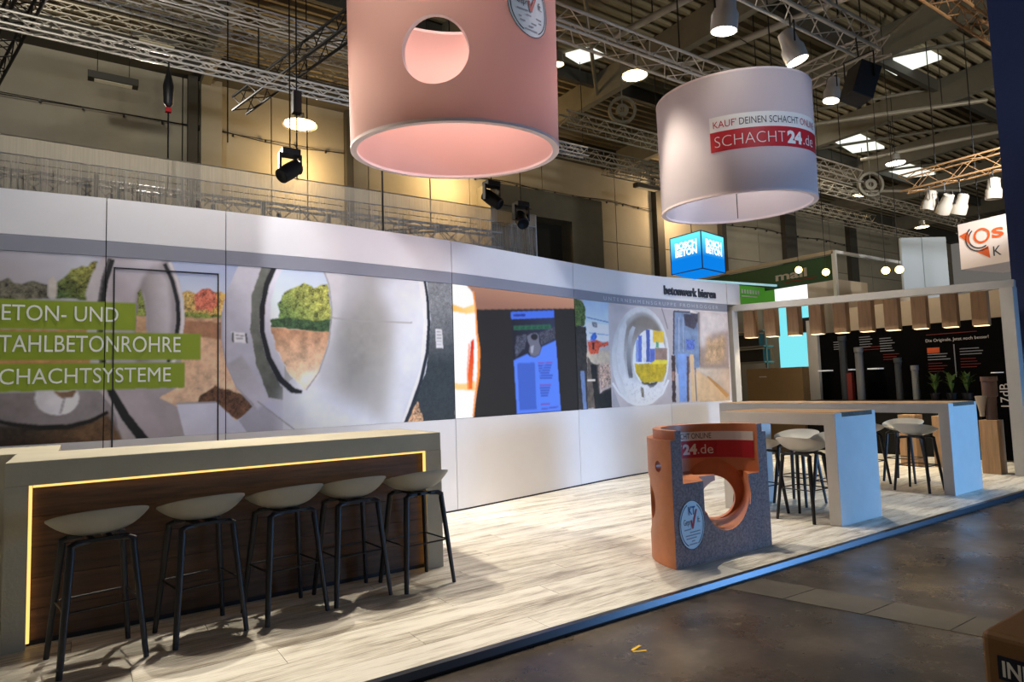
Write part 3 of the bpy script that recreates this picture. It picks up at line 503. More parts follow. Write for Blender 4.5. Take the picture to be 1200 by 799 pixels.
SCREEN_SHAPES=[
[[178,132,112],[[3.746,2.781],[6.179,2.806],[6.163,2.548],[3.735,2.395]],0,6,[150,108,94],[[4.807,2.769],[4.796,2.518]]],
[[34,33,36],[[3.736,2.43],[4.143,2.456],[6.167,2.608],[6.169,1.025],[3.696,1.052]],0,6],
[[255,255,255],[[3.747,2.816],[4.013,2.752],[4.113,2.671],[4.146,2.528],[4.157,2.312],[4.176,2.059],[4.189,1.879],[4.17,1.628],[4.113,1.344],[4.056,1.065],[3.696,1.052]],0,6],
[[255,196,96],[[3.771,2.502],[3.957,2.461],[4.146,2.528],[4.156,2.42],[4.001,2.393],[3.769,2.414]],0,6,[255,225,150],[[3.77,2.466],[4.143,2.456]]],
[[255,214,140],[[3.743,1.535],[3.926,1.518],[4.111,1.557],[4.107,1.433],[3.741,1.46]],0,6],
[[255,150,50],[[4.111,2.688],[4.141,2.455],[4.147,2.166],[4.17,1.95],[4.149,1.63],[4.09,1.346],[4.056,1.118],[4.079,1.116],[4.117,1.343],[4.191,1.627],[4.213,1.953],[4.175,2.169],[4.164,2.458],[4.135,2.692]],0,8],
[[226,48,14],[[4.063,2.056],[4.111,2.086],[4.101,1.807],[4.061,1.452],[4.005,1.446],[3.993,1.629]],0,6,[250,110,30],[[4.061,1.984],[4.016,1.488]]],
[[255,120,40],[[4.025,2.02],[3.986,1.7],[3.987,1.446],[4.005,1.446],[4.005,1.7],[4.043,2.019]],0,8],
[[66,110,232],[[4.768,2.465],[5.632,2.543],[5.639,2.435],[4.775,2.365]],0,6],
[[24,26,44],[[4.78,2.362],[5.642,2.431],[5.648,2.119],[5.354,2.011],[4.79,1.822]],0,6,[44,50,80],[[4.808,2.243],[5.59,2.364]]],
[[40,96,76],[[4.81,2.279],[5.557,2.336],[5.567,2.277],[4.819,2.223]],0,6],
[[22,60,50],[[4.837,2.242],[4.908,2.247],[4.908,2.263],[4.837,2.258]],0,8],
[[22,60,50],[[4.951,2.25],[5.023,2.255],[5.023,2.272],[4.951,2.266]],0,8],
[[22,60,50],[[5.067,2.258],[5.141,2.264],[5.141,2.28],[5.067,2.275]],0,8],
[[22,60,50],[[5.185,2.267],[5.261,2.272],[5.261,2.289],[5.185,2.283]],0,8],
[[22,60,50],[[5.306,2.276],[5.383,2.281],[5.383,2.298],[5.306,2.292]],0,8],
[[22,60,50],[[5.43,2.284],[5.508,2.29],[5.508,2.307],[5.43,2.301]],0,8],
[[30,50,150],[[4.811,2.404],[5.052,2.424],[5.052,2.457],[4.81,2.436]],0,8],
[[70,74,96],[[4.86,2.144],[5.063,2.182],[5.025,1.987],[4.848,1.863],[4.819,1.982]],0.4,20],
[[70,74,96],[[5.302,2.202],[5.635,2.301],[5.636,2.14],[5.361,2.037]],0.4,20],
[[84,130,250],[[4.798,1.818],[5.065,1.91],[5.107,1.878],[5.21,1.863],[5.302,1.9],[5.354,2.011],[5.654,2.113],[5.708,1.109],[4.827,1.104]],0,6],
[[104,108,132],[[5.067,2.152],[5.152,2.192],[5.257,2.204],[5.301,2.171],[5.302,2.077],[5.34,1.994],[5.293,1.906],[5.21,1.871],[5.125,1.887],[5.093,1.943],[5.114,2.03],[5.076,2.08]],0,6],
[[30,30,44],[[5.281,2.149],[5.275,2.131],[5.258,2.116],[5.234,2.105],[5.207,2.101],[5.179,2.103],[5.157,2.113],[5.142,2.127],[5.137,2.144],[5.144,2.162],[5.16,2.177],[5.184,2.188],[5.211,2.192],[5.239,2.19],[5.262,2.181],[5.277,2.166]],0,6],
[[160,164,190],[[5.131,2.01],[5.197,2.032],[5.168,1.918],[5.133,1.928]],0,6],
[[62,98,206],[[4.858,1.779],[5.198,1.793],[5.208,1.153],[4.877,1.149]],0,6],
[[120,60,170],[[5.266,1.777],[5.56,1.785],[5.56,1.802],[5.266,1.793]],0,8],
[[46,64,170],[[5.27,1.742],[5.542,1.749],[5.542,1.766],[5.27,1.758]],0,8],
[[46,64,170],[[5.275,1.706],[5.525,1.713],[5.525,1.73],[5.275,1.723]],0,8],
[[46,64,170],[[5.279,1.671],[5.507,1.677],[5.507,1.694],[5.279,1.688]],0,8],
[[46,64,170],[[5.283,1.636],[5.49,1.641],[5.489,1.658],[5.283,1.653]],0,8],
[[46,64,170],[[5.288,1.601],[5.566,1.605],[5.566,1.622],[5.288,1.617]],0,8],
[[46,64,170],[[5.292,1.566],[5.548,1.569],[5.548,1.586],[5.292,1.582]],0,8],
[[120,60,170],[[5.281,1.467],[5.518,1.468],[5.518,1.485],[5.281,1.483]],0,8],
[[46,64,170],[[5.285,1.432],[5.5,1.433],[5.5,1.45],[5.285,1.448]],0,8],
[[46,64,170],[[5.289,1.397],[5.483,1.398],[5.483,1.415],[5.289,1.413]],0,8],
[[46,64,170],[[5.294,1.361],[5.466,1.363],[5.465,1.379],[5.293,1.378]],0,8],
[[46,64,170],[[5.298,1.326],[5.448,1.328],[5.448,1.344],[5.298,1.343]],0,8],
[[120,60,170],[[5.289,1.209],[5.479,1.208],[5.479,1.224],[5.289,1.226]],0,8],
[[70,70,190],[[5.305,1.141],[5.654,1.158],[5.652,1.175],[5.302,1.157]],0,8],
]
for _z0, _z1, _x1 in ((2.08, 2.338, .418), (1.812, 2.06, .957), (1.55, 1.787, .823)):
    PRINT_SHAPES.append([[122, 138, 36], [[-1.7, _z0], [_x1, _z0], [_x1, _z1], [-1.7, _z1]], .02, 3])
# ================================================================== SETTING
fl = MB().box(-14, 46, -14, 18.3, -.35, -.05).build('floor', hallfloorm, loc=(0, 0, -.05)); tag(fl, 'dark stained polished concrete floor of the exhibition hall', kind='structure')
# light strip of duct covers let into the concrete
cv = [(3.92, 3.16), (4.30, 3.14), (4.645, 1.735), (4.28, 1.735)]
def lerp2(t, s): 
    a = Vector(cv[0]).lerp(Vector(cv[3]), t); b = Vector(cv[1]).lerp(Vector(cv[2]), t); return a.lerp(b, s)
ts = [0, .28, .62, .93, 1.25]
for i in range(4):
    q = [lerp2(ts[i]+.0025, 0), lerp2(ts[i+1]-.0025, 0), lerp2(ts[i+1]-.0025, 1), lerp2(ts[i]+.0025, 1)]
    MB().prism([(p.x, p.y) for p in q], -.062, -.047, lambda a, b, d: (a, b, d)).build('duct_cover', platem, fl)
# hall wall with concrete panels, posts, annex
hw = MB().box(-14, 46, 18.12, 18.5, -.05, 10.6).build('wall_back', steeld, loc=(0, 18.1, -.05)); tag(hw, 'tall hall wall of wide beige panels far behind the stand', kind='structure')
xs = [-14, -8.5, -3.1, 2.1, 4.3, 7.1, 10.6, 13.6, 17.1, 19.1, 23.2, 26, 28.4, 32, 36, 40, 46]
zs = [0, 3.4, 6.9, 8.47, 10.5]
for i in range(len(xs)-1):
    for j in range(4):
        MB().box(xs[i]+.015, xs[i+1]-.015, 18.0, 18.14, zs[j]+.012, zs[j+1]-.012).build('wall_panel', concwall, hw)
for x0, x1, m in ((2.2, 2.42, steeld), (2.5, 3.0, concwall), (6.35, 6.55, steeld), (19.1, 19.5, steeld), (23.1, 23.4, steeld), (27.8, 28.7, steeld), (33.5, 34.2, steeld)):
    MB().box(x0, x1, 17.75, 18.02, -.05, 10.4).build('wall_post', m, hw)
MB().box(-14, 46, 17.5, 18.0, 9.72, 10.25).build('eaves_beam', steeld, hw)
# roof
ce = MB().box(-14, 46, -14, 18.4, 10.5, 10.7).build('ceiling', steeld, loc=(0, 0, 10.5)); tag(ce, 'ribbed metal roof deck high above the stands', kind='structure')
w = MB(); xs_ = np.arange(-14, 18.3, .3)
prof = []
for y in xs_: prof += [(y, 10.42), (y+.13, 10.42), (y+.17, 10.3), (y+.26, 10.3)]
vs = [(x, y, z) for x in (-14, 46) for y, z in prof]; n_ = len(prof)
w.add(vs, [(i, i+1, n_+i+1, n_+i) for i in range(n_-1)]); w.build('roof_deck', deckm, ce)
for x in (-6.5, 2.6, 7.3, 12.2, 16.9, 21.4, 26.2, 31.5, 38): 
    MB().box(x-.11, x+.11, -14, 17.9, 9.55, 10.3).build('rafter', steel, ce)
for y in (-2, 3.2, 8.4, 13.4):
    MB().box(-14, 46, y-.07, y+.07, 9.95, 10.3).build('purlin', steeld, ce)
for a, b in (((14.3, 3.2, 10.1), (16.9, 8.4, 9.7)), ((16.9, 8.4, 9.7), (21.4, 3.2, 10.1)), ((21.4, 13.4, 9.7), (26.2, 8.4, 10.1)), ((16.9, 13.4, 9.7), (21.4, 8.4, 10.1)), ((7.3, 8.4, 10), (12.2, 13.4, 9.7)), ((26.2, 13.4, 9.7), (31.5, 8.4, 10.1)), ((2.6, 13.4, 9.8), (7.3, 8.4, 10))):
    MB().tube([a, b], .05, 8).build('roof_brace', steel, ce)
for q in (((18.5, 8.7), (18.9, 7.6), (19.8, 7.6), (19.7, 8.75)), ((23.2, 12.6), (23.5, 11.8), (25.6, 12.0), (25, 12.9)), ((10.6, 12.8), (10.95, 12.2), (11.5, 12.3), (11.2, 12.95)), ((17.0, 8.15), (17.2, 7.4), (18.35, 7.35), (18.25, 8.2)), ((27.5, 13.3), (28.1, 12.5), (31, 12.5), (30.4, 13.4))):
    MB().prism(q, 10.2, 10.29, lambda a, b, d: (a, b, d)).build('rooflight', daylight, ce)
# stand platform with planks
pf = MB().box(-3.2, 12.6, 3.2, 8.0, -.05, -.013).build('stand_platform', black, loc=(4, 3.2, -.05)); tag(pf, 'low stand platform laid with pale grained planks', kind='structure')
L = 1.86
meshes = {}
for r in range(19):
    y0 = 3.225+r*.24; off = (r*.71) % L
    x = -3.2-off
    while x < 12.6:
        a, b = max(x, -3.2), min(x+L, 12.6)
        if b-a > .05:
            key = (round(b-a, 3),)
            if key not in meshes: meshes[key] = MB().box(.0015, b-a-.0015, .0015, .2385, -.014, 0).mesh('plank', plankm)
            o = new_obj('plank', meshes[key], pf); o.location = Vector((a, y0, 0))-ORG[pf.name]
        x += L
MB().prism([(3.166, -.034), (3.177, .004), (3.222, .004), (3.222, -.034)], -3.2, 12.6, lambda a, b, d: (d, a, b)).build('edge_profile', edgem, pf); MB().box(-3.2, 12.6, 3.176, 3.2, -.05, -.03).build('shadow_gap', black, pf)
# curved stand wall
sw = tag(new_obj('wall_stand', None, None, (3.5, 7.3, 0)), 'curved white exhibition wall with grey band and printed concrete pipes', kind='structure')
strip(MB(), -3, 10.05, 0.0, 3.27, .03, .12).build('wall_core', joint, sw)
seams = [-3, .18, 1.18, 3.785, 6.095, 10.05]
for a, b in zip(seams[:-1], seams[1:]): strip(MB(), a+.004, b-.004, 2.895, 3.287, 0, .1).build('upper_panel', white, sw)
MB().box(10.055, 10.43, 7.69, 8.1, 2.89, 3.287).build('fascia_end', white, sw)
for a, b in zip(seams[:-1], seams[1:]): strip(MB(), a+.004, b-.004, 2.752, 2.892, -.004, .03).build('grey_band', band, sw)
for a, b in zip([-3, .18, 1.18, 3.79, 6.1, 8.4], [.18, 1.18, 3.79, 6.1, 8.4, 10.05]): strip(MB(), a+.004, b-.004, .02, 1.098, 0, .03).build('lower_panel', white, sw)
strip(MB(), -3, 10.05, 0, .018, -.003, .03).build('base_strip', joint, sw)
G = 1.38
raster_panel('printed_graphic', -3, .176, 1.1, 2.75, PRINT_SHAPES, printm, sw, .007, .0065, 0, G)['label'] = 'printed photo of concrete pipes with green title bars'
raster_panel('printed_graphic', .184, 1.176, 1.1, 2.75, PRINT_SHAPES, printm, sw, .005, .0065, 0, G)
raster_panel('printed_graphic', 1.184, 3.78, 1.1, 2.75, PRINT_SHAPES, printm, sw, .0055, .0065, 0, G)['label'] = 'printed photo of a large concrete pipe opening'
raster_panel('printed_graphic', 6.105, 10.05, 1.1, 2.75, PRINT_SHAPES, printm, sw, .008, .007, 0, G)['label'] = 'printed photo of a round concrete pipe end at a works yard'
def on_wall(x0, z0, off=-.006): return lambda u, v, d: (x0+u, float(wall_y(x0+u))+off-d, z0+v)
txtw = mat('print_white', (236, 238, 226), .6)
for s_, xr, zb, x_l, h in (('BETON- UND', .27, 2.156, -.565, .136), ('STAHLBETONROHRE', .78, 1.886, -.575, .146), ('SCHACHTSYSTEME', .70, 1.612, -.567, .134)):
    vis = {'BETON- UND': 'ETON- UND', 'STAHLBETONROHRE': 'TAHLBETONROHRE', 'SCHACHTSYSTEME': 'CHACHTSYSTEME'}[s_]
    size, sx = fit_text(vis, xr-x_l, h); size2, sx2 = fit_text(s_, 1, h); full = (xr-x_l)*sx/sx2/1 if False else None
    cu = fit_text(s_, 1.0, h)[1]; wfull = sx/cu
    text_mesh(s_, size, 'title_lettering', txtw, sw, on_wall(xr-wfull, zb), sx)
size, sx = fit_text('betonwerk bieren', 1.37, .15); text_mesh('betonwerk bieren', size, 'company_lettering', inkm, sw, on_wall(8.335, 2.985, -.012), sx, extrude=.012, bold=.004)
size, sx = fit_text('UNTERNEHMENSGRUPPE FROHBÖGGER', 2.97, .06, spacing=1.5); text_mesh('UNTERNEHMENSGRUPPE FROHBÖGGER', size, 'band_lettering', mat('band_text', (196, 200, 210), .6), sw, on_wall(6.8, 2.785, -.007), sx, spacing=1.5)
# door in the print
dr = tag(new_obj('door_1', None, None, (.68, 6.79, 0)), 'flush wall door outlined by thin dark lines in the pipe print', kind='structure')
strip(MB(), .246, 1.11, 2.645, 2.657, -.006, .01).build('door_outline', joint, dr)
strip(MB(), .240, .252, 0.02, 2.657, -.006, .01).build('door_outline', joint, dr); strip(MB(), 1.104, 1.116, .02, 2.657, -.006, .01).build('door_outline', joint, dr)
# LED screen set in the wall
sc_ = thing('led_screen', 'bright LED screen in the curved wall showing a blue poster', 'screen', (4.94, 7.15, 1.1))
strip(MB(), 3.787, 6.095, 1.1, 2.75, .002, .03).build('screen_body', black, sc_)
raster_panel('screen_picture', 3.79, 6.092, 1.102, 2.748, SCREEN_SHAPES, screenm, sc_, .009, .009, -.001, .8, 2.0)
# ================================================================== COUNTER AND STOOLS
ct = thing('bar_counter', 'long grey bar counter with lit dark wood front beside the curved wall', 'counter', (1.1, 5.2, 0))
m_ = MB(); m_.box(-.36, 2.52, 4.87, 5.72, .955, 1.10); m_.build('worktop', plaster, ct, bevel=.006)
MB().box(-1.9, -.12, 5.722, 6.6, 0, 1.10).build('counter_wing', plaster, ct, bevel=.006)
MB().box(-.36, -.245, 4.87, 5.72, 0, .954).build('side_panel', plaster, ct); MB().box(2.385, 2.52, 4.87, 5.72, 0, .954).build('side_panel', plaster, ct)
for k in range(5):
    z0 = .035+k*.182; MB().box(-.24, 2.38, 4.93, 4.95, z0, z0+.179).build('front_plank', darkwood, ct)
MB().box(-.243, 2.383, 4.952, 5.6, .0, .953).build('cabinet_core', black, ct)
MB().box(-.225, 2.365, 4.888, 4.905, .94, .953).build('led_strip', ledw, ct)['label'] = 'warm light strip under the counter edge'
MB().box(-.244, -.228, 4.888, 4.91, .03, .953).build('led_strip', ledw, ct); MB().box(2.37, 2.384, 4.888, 4.91, .03, .953).build('led_strip', ledw, ct)

def stool_proto(shm):
    t = thing('bar_stool', 'bar stool', 'stool', (0, 0, 0))
    # dished shell, low rim at the front (+y), raised wing at the back (-y)
    NU, NR = 40, 9; vs = []
    def P(a, r, o):
        ca, sa = math.cos(a), math.sin(a); back = .5-.5*sa
        ex = .252*(abs(ca)**.86)*(1 if ca > 0 else -1); ey = (.205 if sa > 0 else .2)*(abs(sa)**.86)*(1 if sa > 0 else -1)
        rise = .028+.125*back**.75*(1 if sa < .2 else 1)
        z = .692+rise*(r**2.6)+o*(1-.35*r**3); k = r**.92
        return (ex*k*(1-.0), ey*k-.01, z)
    for o in (0, .014):
        for j in range(NR+1):
            for i in range(NU): vs.append(P(2*PI*i/NU, max(j/NR, .02), o))
    fs = []; H = NU*(NR+1)
    for b in (0, H):
        for j in range(NR):
            for i in range(NU): fs.append((b+j*NU+i, b+j*NU+(i+1) % NU, b+(j+1)*NU+(i+1) % NU, b+(j+1)*NU+i))
        fs.append(tuple(b+i for i in range(NU)))
    for i in range(NU): fs.append((NR*NU+i, NR*NU+(i+1) % NU, H+NR*NU+(i+1) % NU, H+NR*NU+i))
    MB().add(vs, fs).build('seat', shm, t, smooth=True)
    fr = MB()
    for sx in (-1, 1): fr.obox((sx*.045, 0, .678), ((1, 0, 0), (0, 1, 0), (0, 0, 1)), (.016, .13, .009))
    for sy in (-1, 1): fr.obox((0, sy*.11, .678), ((1, 0, 0), (0, 1, 0), (0, 0, 1)), (.13, .02, .0085))
    fr.build('under_frame', blackwood, t)
    for sx in (-1, 1):
        for sy in (-1, 1):
            top = Vector((sx*.06, sy*.11, .676)); kn = Vector((sx*.148, sy*.125, .672)); ft = Vector((sx*.205, sy*.2, 0))
            pts = [top, top.lerp(kn, .75), kn.lerp(ft, .02)+Vector((sx*.004, 0, .0)), kn.lerp(ft, .06), kn.lerp(ft, .5), ft]
            MB().tube(pts, [.015, .019, .022, .0225, .0205, .0165], 10, flat=.85).build('leg', blackwood, t, smooth=True)
    z = .32; k = (.672-z)/.672; c = [(sx*(.148+.057*k), sy*(.125+.075*k), z) for sx, sy in ((-1, -1), (1, -1), (1, 1), (-1, 1))]
    MB().tube(c+[c[0]], .0065, 6).build('footrest', black, t, smooth=True)
    return t
st0 = stool_proto(shell)
g1 = 'bar stools along the lit counter'
spots = [((.10, 4.47), .17, 'grey shell bar stool at the left end of the counter, nearest the camera'),
         ((.648, 4.54), .18, 'grey shell bar stool, second from the left along the counter'),
         ((1.17, 4.577), .17, 'grey shell bar stool in the middle of the counter row'),
         ((1.655, 4.635), .08, 'grey shell bar stool, second from the right along the counter'),
         ((2.155, 4.605), .09, 'grey shell bar stool at the right end of the counter, clear of the wood front')]
for i, ((x, y), rz, lb) in enumerate(spots):
    o = st0 if i == 0 else copy_tree(st0); place(o, (x, y, 0), rz, lb); o['group'] = g1
g2 = 'bar stools around the high tables'
st1 = stool_proto(shellpale)
for i, (x, y, rz, lb) in enumerate([(6.30, 3.99, -PI/2, 'grey bar stool under the front high table, nearest its blue-lit end'),
        (6.22, 4.48, -PI/2, 'grey bar stool beside the right edge of the clay exhibit, at the front high table'),
        (6.98, 4.02, PI/2+.05, 'pale topped bar stool on the far side of the front high table'),
        (7.04, 4.53, PI/2, 'bar stool at the far back corner of the front high table'),
        (8.86, 4.04, -PI/2, 'grey bar stool framed by the opening of the rear high table'),
        (8.92, 4.72, -PI/2, 'bar stool half hidden behind the blue end of the front high table'),
        (9.52, 4.5, PI/2, 'bar stool on the far side of the rear high table')]):
    o = st1 if i == 0 else copy_tree(st1); place(o, (x, y, 0), rz, lb); o['group'] = g2
# high tables
def table(x0, x1, y0, y1, label):
    t = thing('high_table', label, 'table', ((x0+x1)/2, (y0+y1)/2, 0))
    m = MB().prism([(y0, 0), (y0+.12, 0), (y0+.12, .98), (y1-.12, .98), (y1-.12, 0), (y1, 0), (y1, 1.1), (y0, 1.1)], x0, x1, lambda a, b, d: (d, a, b))
    m.build('table_body', tplaster, t, bevel=.004)
    MB().box(x0+.04, x1-.04, y0+.02, y1-.02, 1.099, 1.106).build('wood_inlay', inlay, t)
    MB().box(x0+.13, x1-.07, y0-.004, y0+.03, 1.06, 1.104).build('inlay_end', inlayend, t)['label'] = 'dark slot showing the end of the inlay'
table(6.2, 6.97, 3.56, 4.93, 'front high table, a pale portal with a blue-lit end, beside the clay exhibit')
table(8.72, 9.5, 3.58, 6.95, 'longer high table behind, a pale portal reaching back to the curved wall')
# ================================================================== CLAY SHAFT EXHIBIT
ex = thing('clay_shaft_section', 'cut open half of a fired clay shaft base with stickers', 'exhibit', (4.485, 3.8, 0))
cx, cy = 4.485, 3.575
def half(r, z0, z1, n=48): 
    return MB().prism([(cx+r*math.cos(a), cy+r*math.sin(a)) for a in np.linspace(0, PI, n)], z0, z1, lambda a, b, d: (a, b, d))
def cyl(p, q, r, n=48): return MB().tube([p, q], r, n)
body = half(.612, .001, .995).build('shaft_body', clay, ex, smooth=False)
tmp = half(.56, .9, 1.068).build('tmp', clay); cut = []
boolean(body, [tmp], 'UNION'); ORGX = ORG[ex.name]
def cutter(mb): o = mb.build('cut', clay, loc=(0, 0, 0)); return o
bpy.context.view_layer.update()
cav = cutter(MB().prism([(cx+.49*math.cos(a), cy-.2+.49*math.sin(a) if False else cy+.49*math.sin(a)) for a in np.linspace(-.35, PI+.35, 60)], .645, 1.3, lambda a, b, d: (a, b, d)))
D1, D2 = Vector((math.cos(math.radians(49)), math.sin(math.radians(49)), 0)), Vector((math.cos(math.radians(134)), math.sin(math.radians(134)), 0)); O_ = Vector((cx, cy, 0))
u = [(4.235, .652), (4.237, .36)]+[(4.53+.293*math.cos(a), .505+.295*math.sin(a)) for a in np.linspace(PI+.42, 2*PI, 24)]+[(4.823, .652)]
chn = cutter(MB().prism(u, -.2, .185, lambda a, b, d: (a+d*.87, cy+d, b)))
def along(D, r0, r1, z, r): return cutter(cyl(O_+D*r0+Vector((0, 0, z)), O_+D*r1+Vector((0, 0, z)), r))
bore = along(D1, .05, .9, .40, .196); boss = along(D1, .22, .525, .476, .272)
D3 = Vector((math.cos(math.radians(143)), math.sin(math.radians(143)), 0)); side = along(D2, .6, .9, .45, .245); side2 = along(D3, .40, .9, .47, .152)
small = cutter(cyl((cx-.9, cy+.165, .78), (cx-.45, cy+.165, .78), .045, 20))
boolean(body, [cav, chn, bore, boss, side, side2, small])
me = body.data; me.materials.clear(); me.materials.append(clay); me.materials.append(claycut)
for p in me.polygons:
    c0 = p.center; p.material_index = 1 if (p.normal.y < -.95 and abs(c0.y+ORGX.y-cy) < .01) else 0
me.polygons.foreach_set('use_smooth', [True]*len(me.polygons)); me.set_sharp_from_angle(angle=math.radians(30))
# round badge on the cut face, letters and tick
def badge(parent, fn, R, nm='round_badge'):
    def disc(mb, r0, r1, a0, a1, d, n=40):
        A = np.linspace(a0, a1, n); vs = [fn(r*math.cos(a), r*math.sin(a), d) for r in (r0, r1) for a in A]; mb.add(vs, [(i, i+1, n+i+1, n+i) for i in range(n-1)]); return mb
    m = MB()
    for r0, r1 in ((.001, .35), (.35, .7), (.7, 1)): disc(m, R*r0, R*r1, 0, 2*PI, .003)
    b = m.build(nm, mat('badge_blue_white', (214, 228, 236), .5), parent)
    m = MB(); disc(m, R*.86, R*.9, math.radians(112), math.radians(248), .005); disc(m, R*.86, R*.9, math.radians(-62), math.radians(62), .005)
    disc(m, R*.97, R*1.0, 0, 2*PI, .0045); m.build('badge_ring', inkm, b)
    T = lambda x, y: (lambda u_, v_, d_: fn(x+u_, y+v_, .006))
    for s_, w_, h_, x_, y_, mm, bo in (('KT', .5*R, .32*R, -.27*R, .42*R, blue, .012*R), ('Gepr', .52*R, .24*R, -.66*R, .02*R, inkm, 0), ('ft.', .22*R, .24*R, .42*R, .06*R, inkm, 0)):
        z_, k_ = fit_text(s_, w_, h_); text_mesh(s_, z_, 'badge_lettering', mm, b, T(x_, y_), k_, bold=bo)
    tk = MB(); P_ = [(-.12, .2), (-.02, .2), (.03, .03), (.32, .62), (.42, .6), (.08, -.16), (-.02, -.16)]
    tk.add([fn(a*R, c*R, .007) for a, c in P_], [(0, 1, 2, 6), (2, 3, 4, 5), (2, 5, 6)]); tk.build('red_tick', redm, b)
    ln = MB()
    for k, (x0, x1) in enumerate(((-.62, -.1), (-.2, .6), (-.55, .6), (-.5, .3), (-.1, .15), (-.28, .34))):
        y = -.2-.12*k; ln.add([fn(x0*R, y*R, .006), fn(x1*R, y*R+.02*R, .006), fn(x1*R, y*R+.07*R, .006), fn(x0*R, y*R+.05*R, .006)], [(0, 1, 2, 3)])
    tag(ln.build('small_print', greytxt, b), kind='stuff')
    return b
bx_, bz_ = 4.072, .318
badge(ex, lambda u_, v_, d_: (bx_+u_*.93, cy-d_, bz_+v_*1.2), .162)['label'] = 'round pale blue test badge on the cut face'
# red and white sticker inside the shaft
def inshaft(a_mid): return lambda u_, v_, d_: (cx+(.489-d_)*math.cos(a_mid-u_/.489), cy+(.489-d_)*math.sin(a_mid-u_/.489), v_)
def sticker(nm, m, a0, a1, z0, z1, d, parent, f, n=24):
    mb = MB(); us = np.linspace(a0, a1, n); vs = [f(uu, z, d) for z in (z0, z1) for uu in us]; mb.add(vs, [(i, i+1, n+i+1, n+i) for i in range(n-1)]); return mb.build(nm, m, parent)
fsh = inshaft(math.radians(90))
s1 = sticker('sticker', whitep, -.55, .73, .92, 1.0, .002, ex, fsh); s1['label'] = 'white strip of the sticker inside the shaft'
s2 = sticker('sticker', redm, -.55, .73, .765, .92, .002, ex, fsh); s2['label'] = 'red strip of the sticker inside the shaft'
z_, k_ = fit_text("KAUF' DEINEN SCHACHT ONLINE", .80, .05); text_mesh("KAUF' DEINEN SCHACHT ONLINE", z_, 'sticker_lettering', inkm, s1, lambda a, b, d: fsh(-.45+a, .937+b, .004), k_)
z_, k_ = fit_text('SCHACHT', .52, .085); text_mesh('SCHACHT', z_, 'sticker_lettering', whitep, s2, lambda a, b, d: fsh(-.47+a, .80+b, .004), k_)
z_, k_ = fit_text('24', .135, .085); text_mesh('24', z_, 'sticker_lettering', whitep, s2, lambda a, b, d: fsh(.07+a, .80+b, .004), k_, bold=.006)
z_, k_ = fit_text('.de', .145, .085); text_mesh('.de', z_, 'sticker_lettering', whitep, s2, lambda a, b, d: fsh(.215+a, .80+b, .004), k_)
# ================================================================== HANGING DRUMS
def drum(label, c, R, H, tilt, fab, z0):
    t = thing('hanging_drum', label, 'hanging sign', (c[0], c[1], z0))
    d = Vector((c[0], c[1], 0)).normalized(); ax = Vector((-d.y, d.x, 0))      # lean axis
    M = Matrix.Rotation(-tilt, 3, ax); C0 = Vector((c[0], c[1], z0))
    def f(a, z, r=R): return C0+M @ Vector((r*math.cos(a), r*math.sin(a), z))
    return t, f, M
def cloth(f, R, H, hole=None, n=144, nz=40):
    """cloth sleeve with the round window cut out by a clean edge loop"""
    vs = []; fs = []; idx = {}
    for j in range(nz+1):
        for i in range(n): idx[i, j] = len(vs); vs.append((2*PI*i/n, H*j/nz))
    hp = []
    for j in range(nz):
        for i in range(n):
            q = [idx[i, j], idx[(i+1) % n, j], idx[(i+1) % n, j+1], idx[i, j+1]]; fs.append(q)
    if hole:
        a0, zc, r = hole; snapped = list(vs)
        def uv(k): a, z = vs[k]; da = (a-a0+PI) % (2*PI)-PI; return da*R, z-zc
        keep = []; 
        for q in fs:
            ins = [math.hypot(*uv(k)) < r for k in q]
            if all(ins): continue
            keep.append(q)
        used = set(k for q in keep for k in q)
        for k in used:
            x, y = uv(k); dd = math.hypot(x, y)
            if dd < r: snapped[k] = (a0+x/dd*r/R, zc+y/dd*r)
        fs = keep; vs = snapped
    return vs, fs
def add_cloth(t, f, R, H, m, hole):
    for nm, r in (('outer_cloth', R), ('inner_cloth', R-.05)):
        vs, fs = cloth(f, R, H, hole); mb = MB(); mb.add([f(a, z, r) for a, z in vs], fs); mb.build(nm, m, t, smooth=True)
    for nm, z in (('bottom_hem', 0), ('top_hem', H)):
        mb = MB(); n = 96; vs = [f(2*PI*i/n, z+dz, r) for dz, r in ((-.006, R+.003), (.02, R+.003), (.02, R-.056), (-.006, R-.056)) for i in range(n)]
        mb.add(vs, [(j*n+i, j*n+(i+1) % n, ((j+1) % 4)*n+(i+1) % n, ((j+1) % 4)*n+i) for j in range(4) for i in range(n)]); mb.build(nm, rimf, t, smooth=True)
    if hole:
        a0, zc, r = hole; mb = MB(); n = 48; vs = []
        for rr in (R+.002, R-.052):
            for k in range(n): b = 2*PI*k/n; vs.append(f(a0+r*math.cos(b)/R, zc+r*math.sin(b), rr))
        mb.add(vs, [(k, (k+1) % n, n+(k+1) % n, n+k) for k in range(n)]); mb.build('window_edge', rimf, t, smooth=True)
PZ, WZ = 3.745, 3.785
pk, fp, Mp = drum('large salmon pink fabric drum with a round window hanging over the counter', (3.02, 5.37), 1.0, 1.6, math.radians(5), pinkf, PZ)
add_cloth(pk, fp, 1.0, 1.6, pinkf, (math.radians(-128.3), .585, .285))
ang_b = math.radians(-77.5)
badge(pk, lambda u_, v_, d_: fp(ang_b+u_, 4.80-PZ+v_, 1.0+d_*1.5), .255)['label'] = 'round test badge on the pink drum'
def patch(f, R, a0, z0_, w, h, m, name, parent, d=.004, n=24): 
    mb = MB(); vs = [f(a0+w*i/(n-1)/R, z, R+d) for z in (z0_, z0_+h) for i in range(n)]; mb.add(vs, [(i, i+1, n+i+1, n+i) for i in range(n-1)]); return mb.build(name, m, parent)
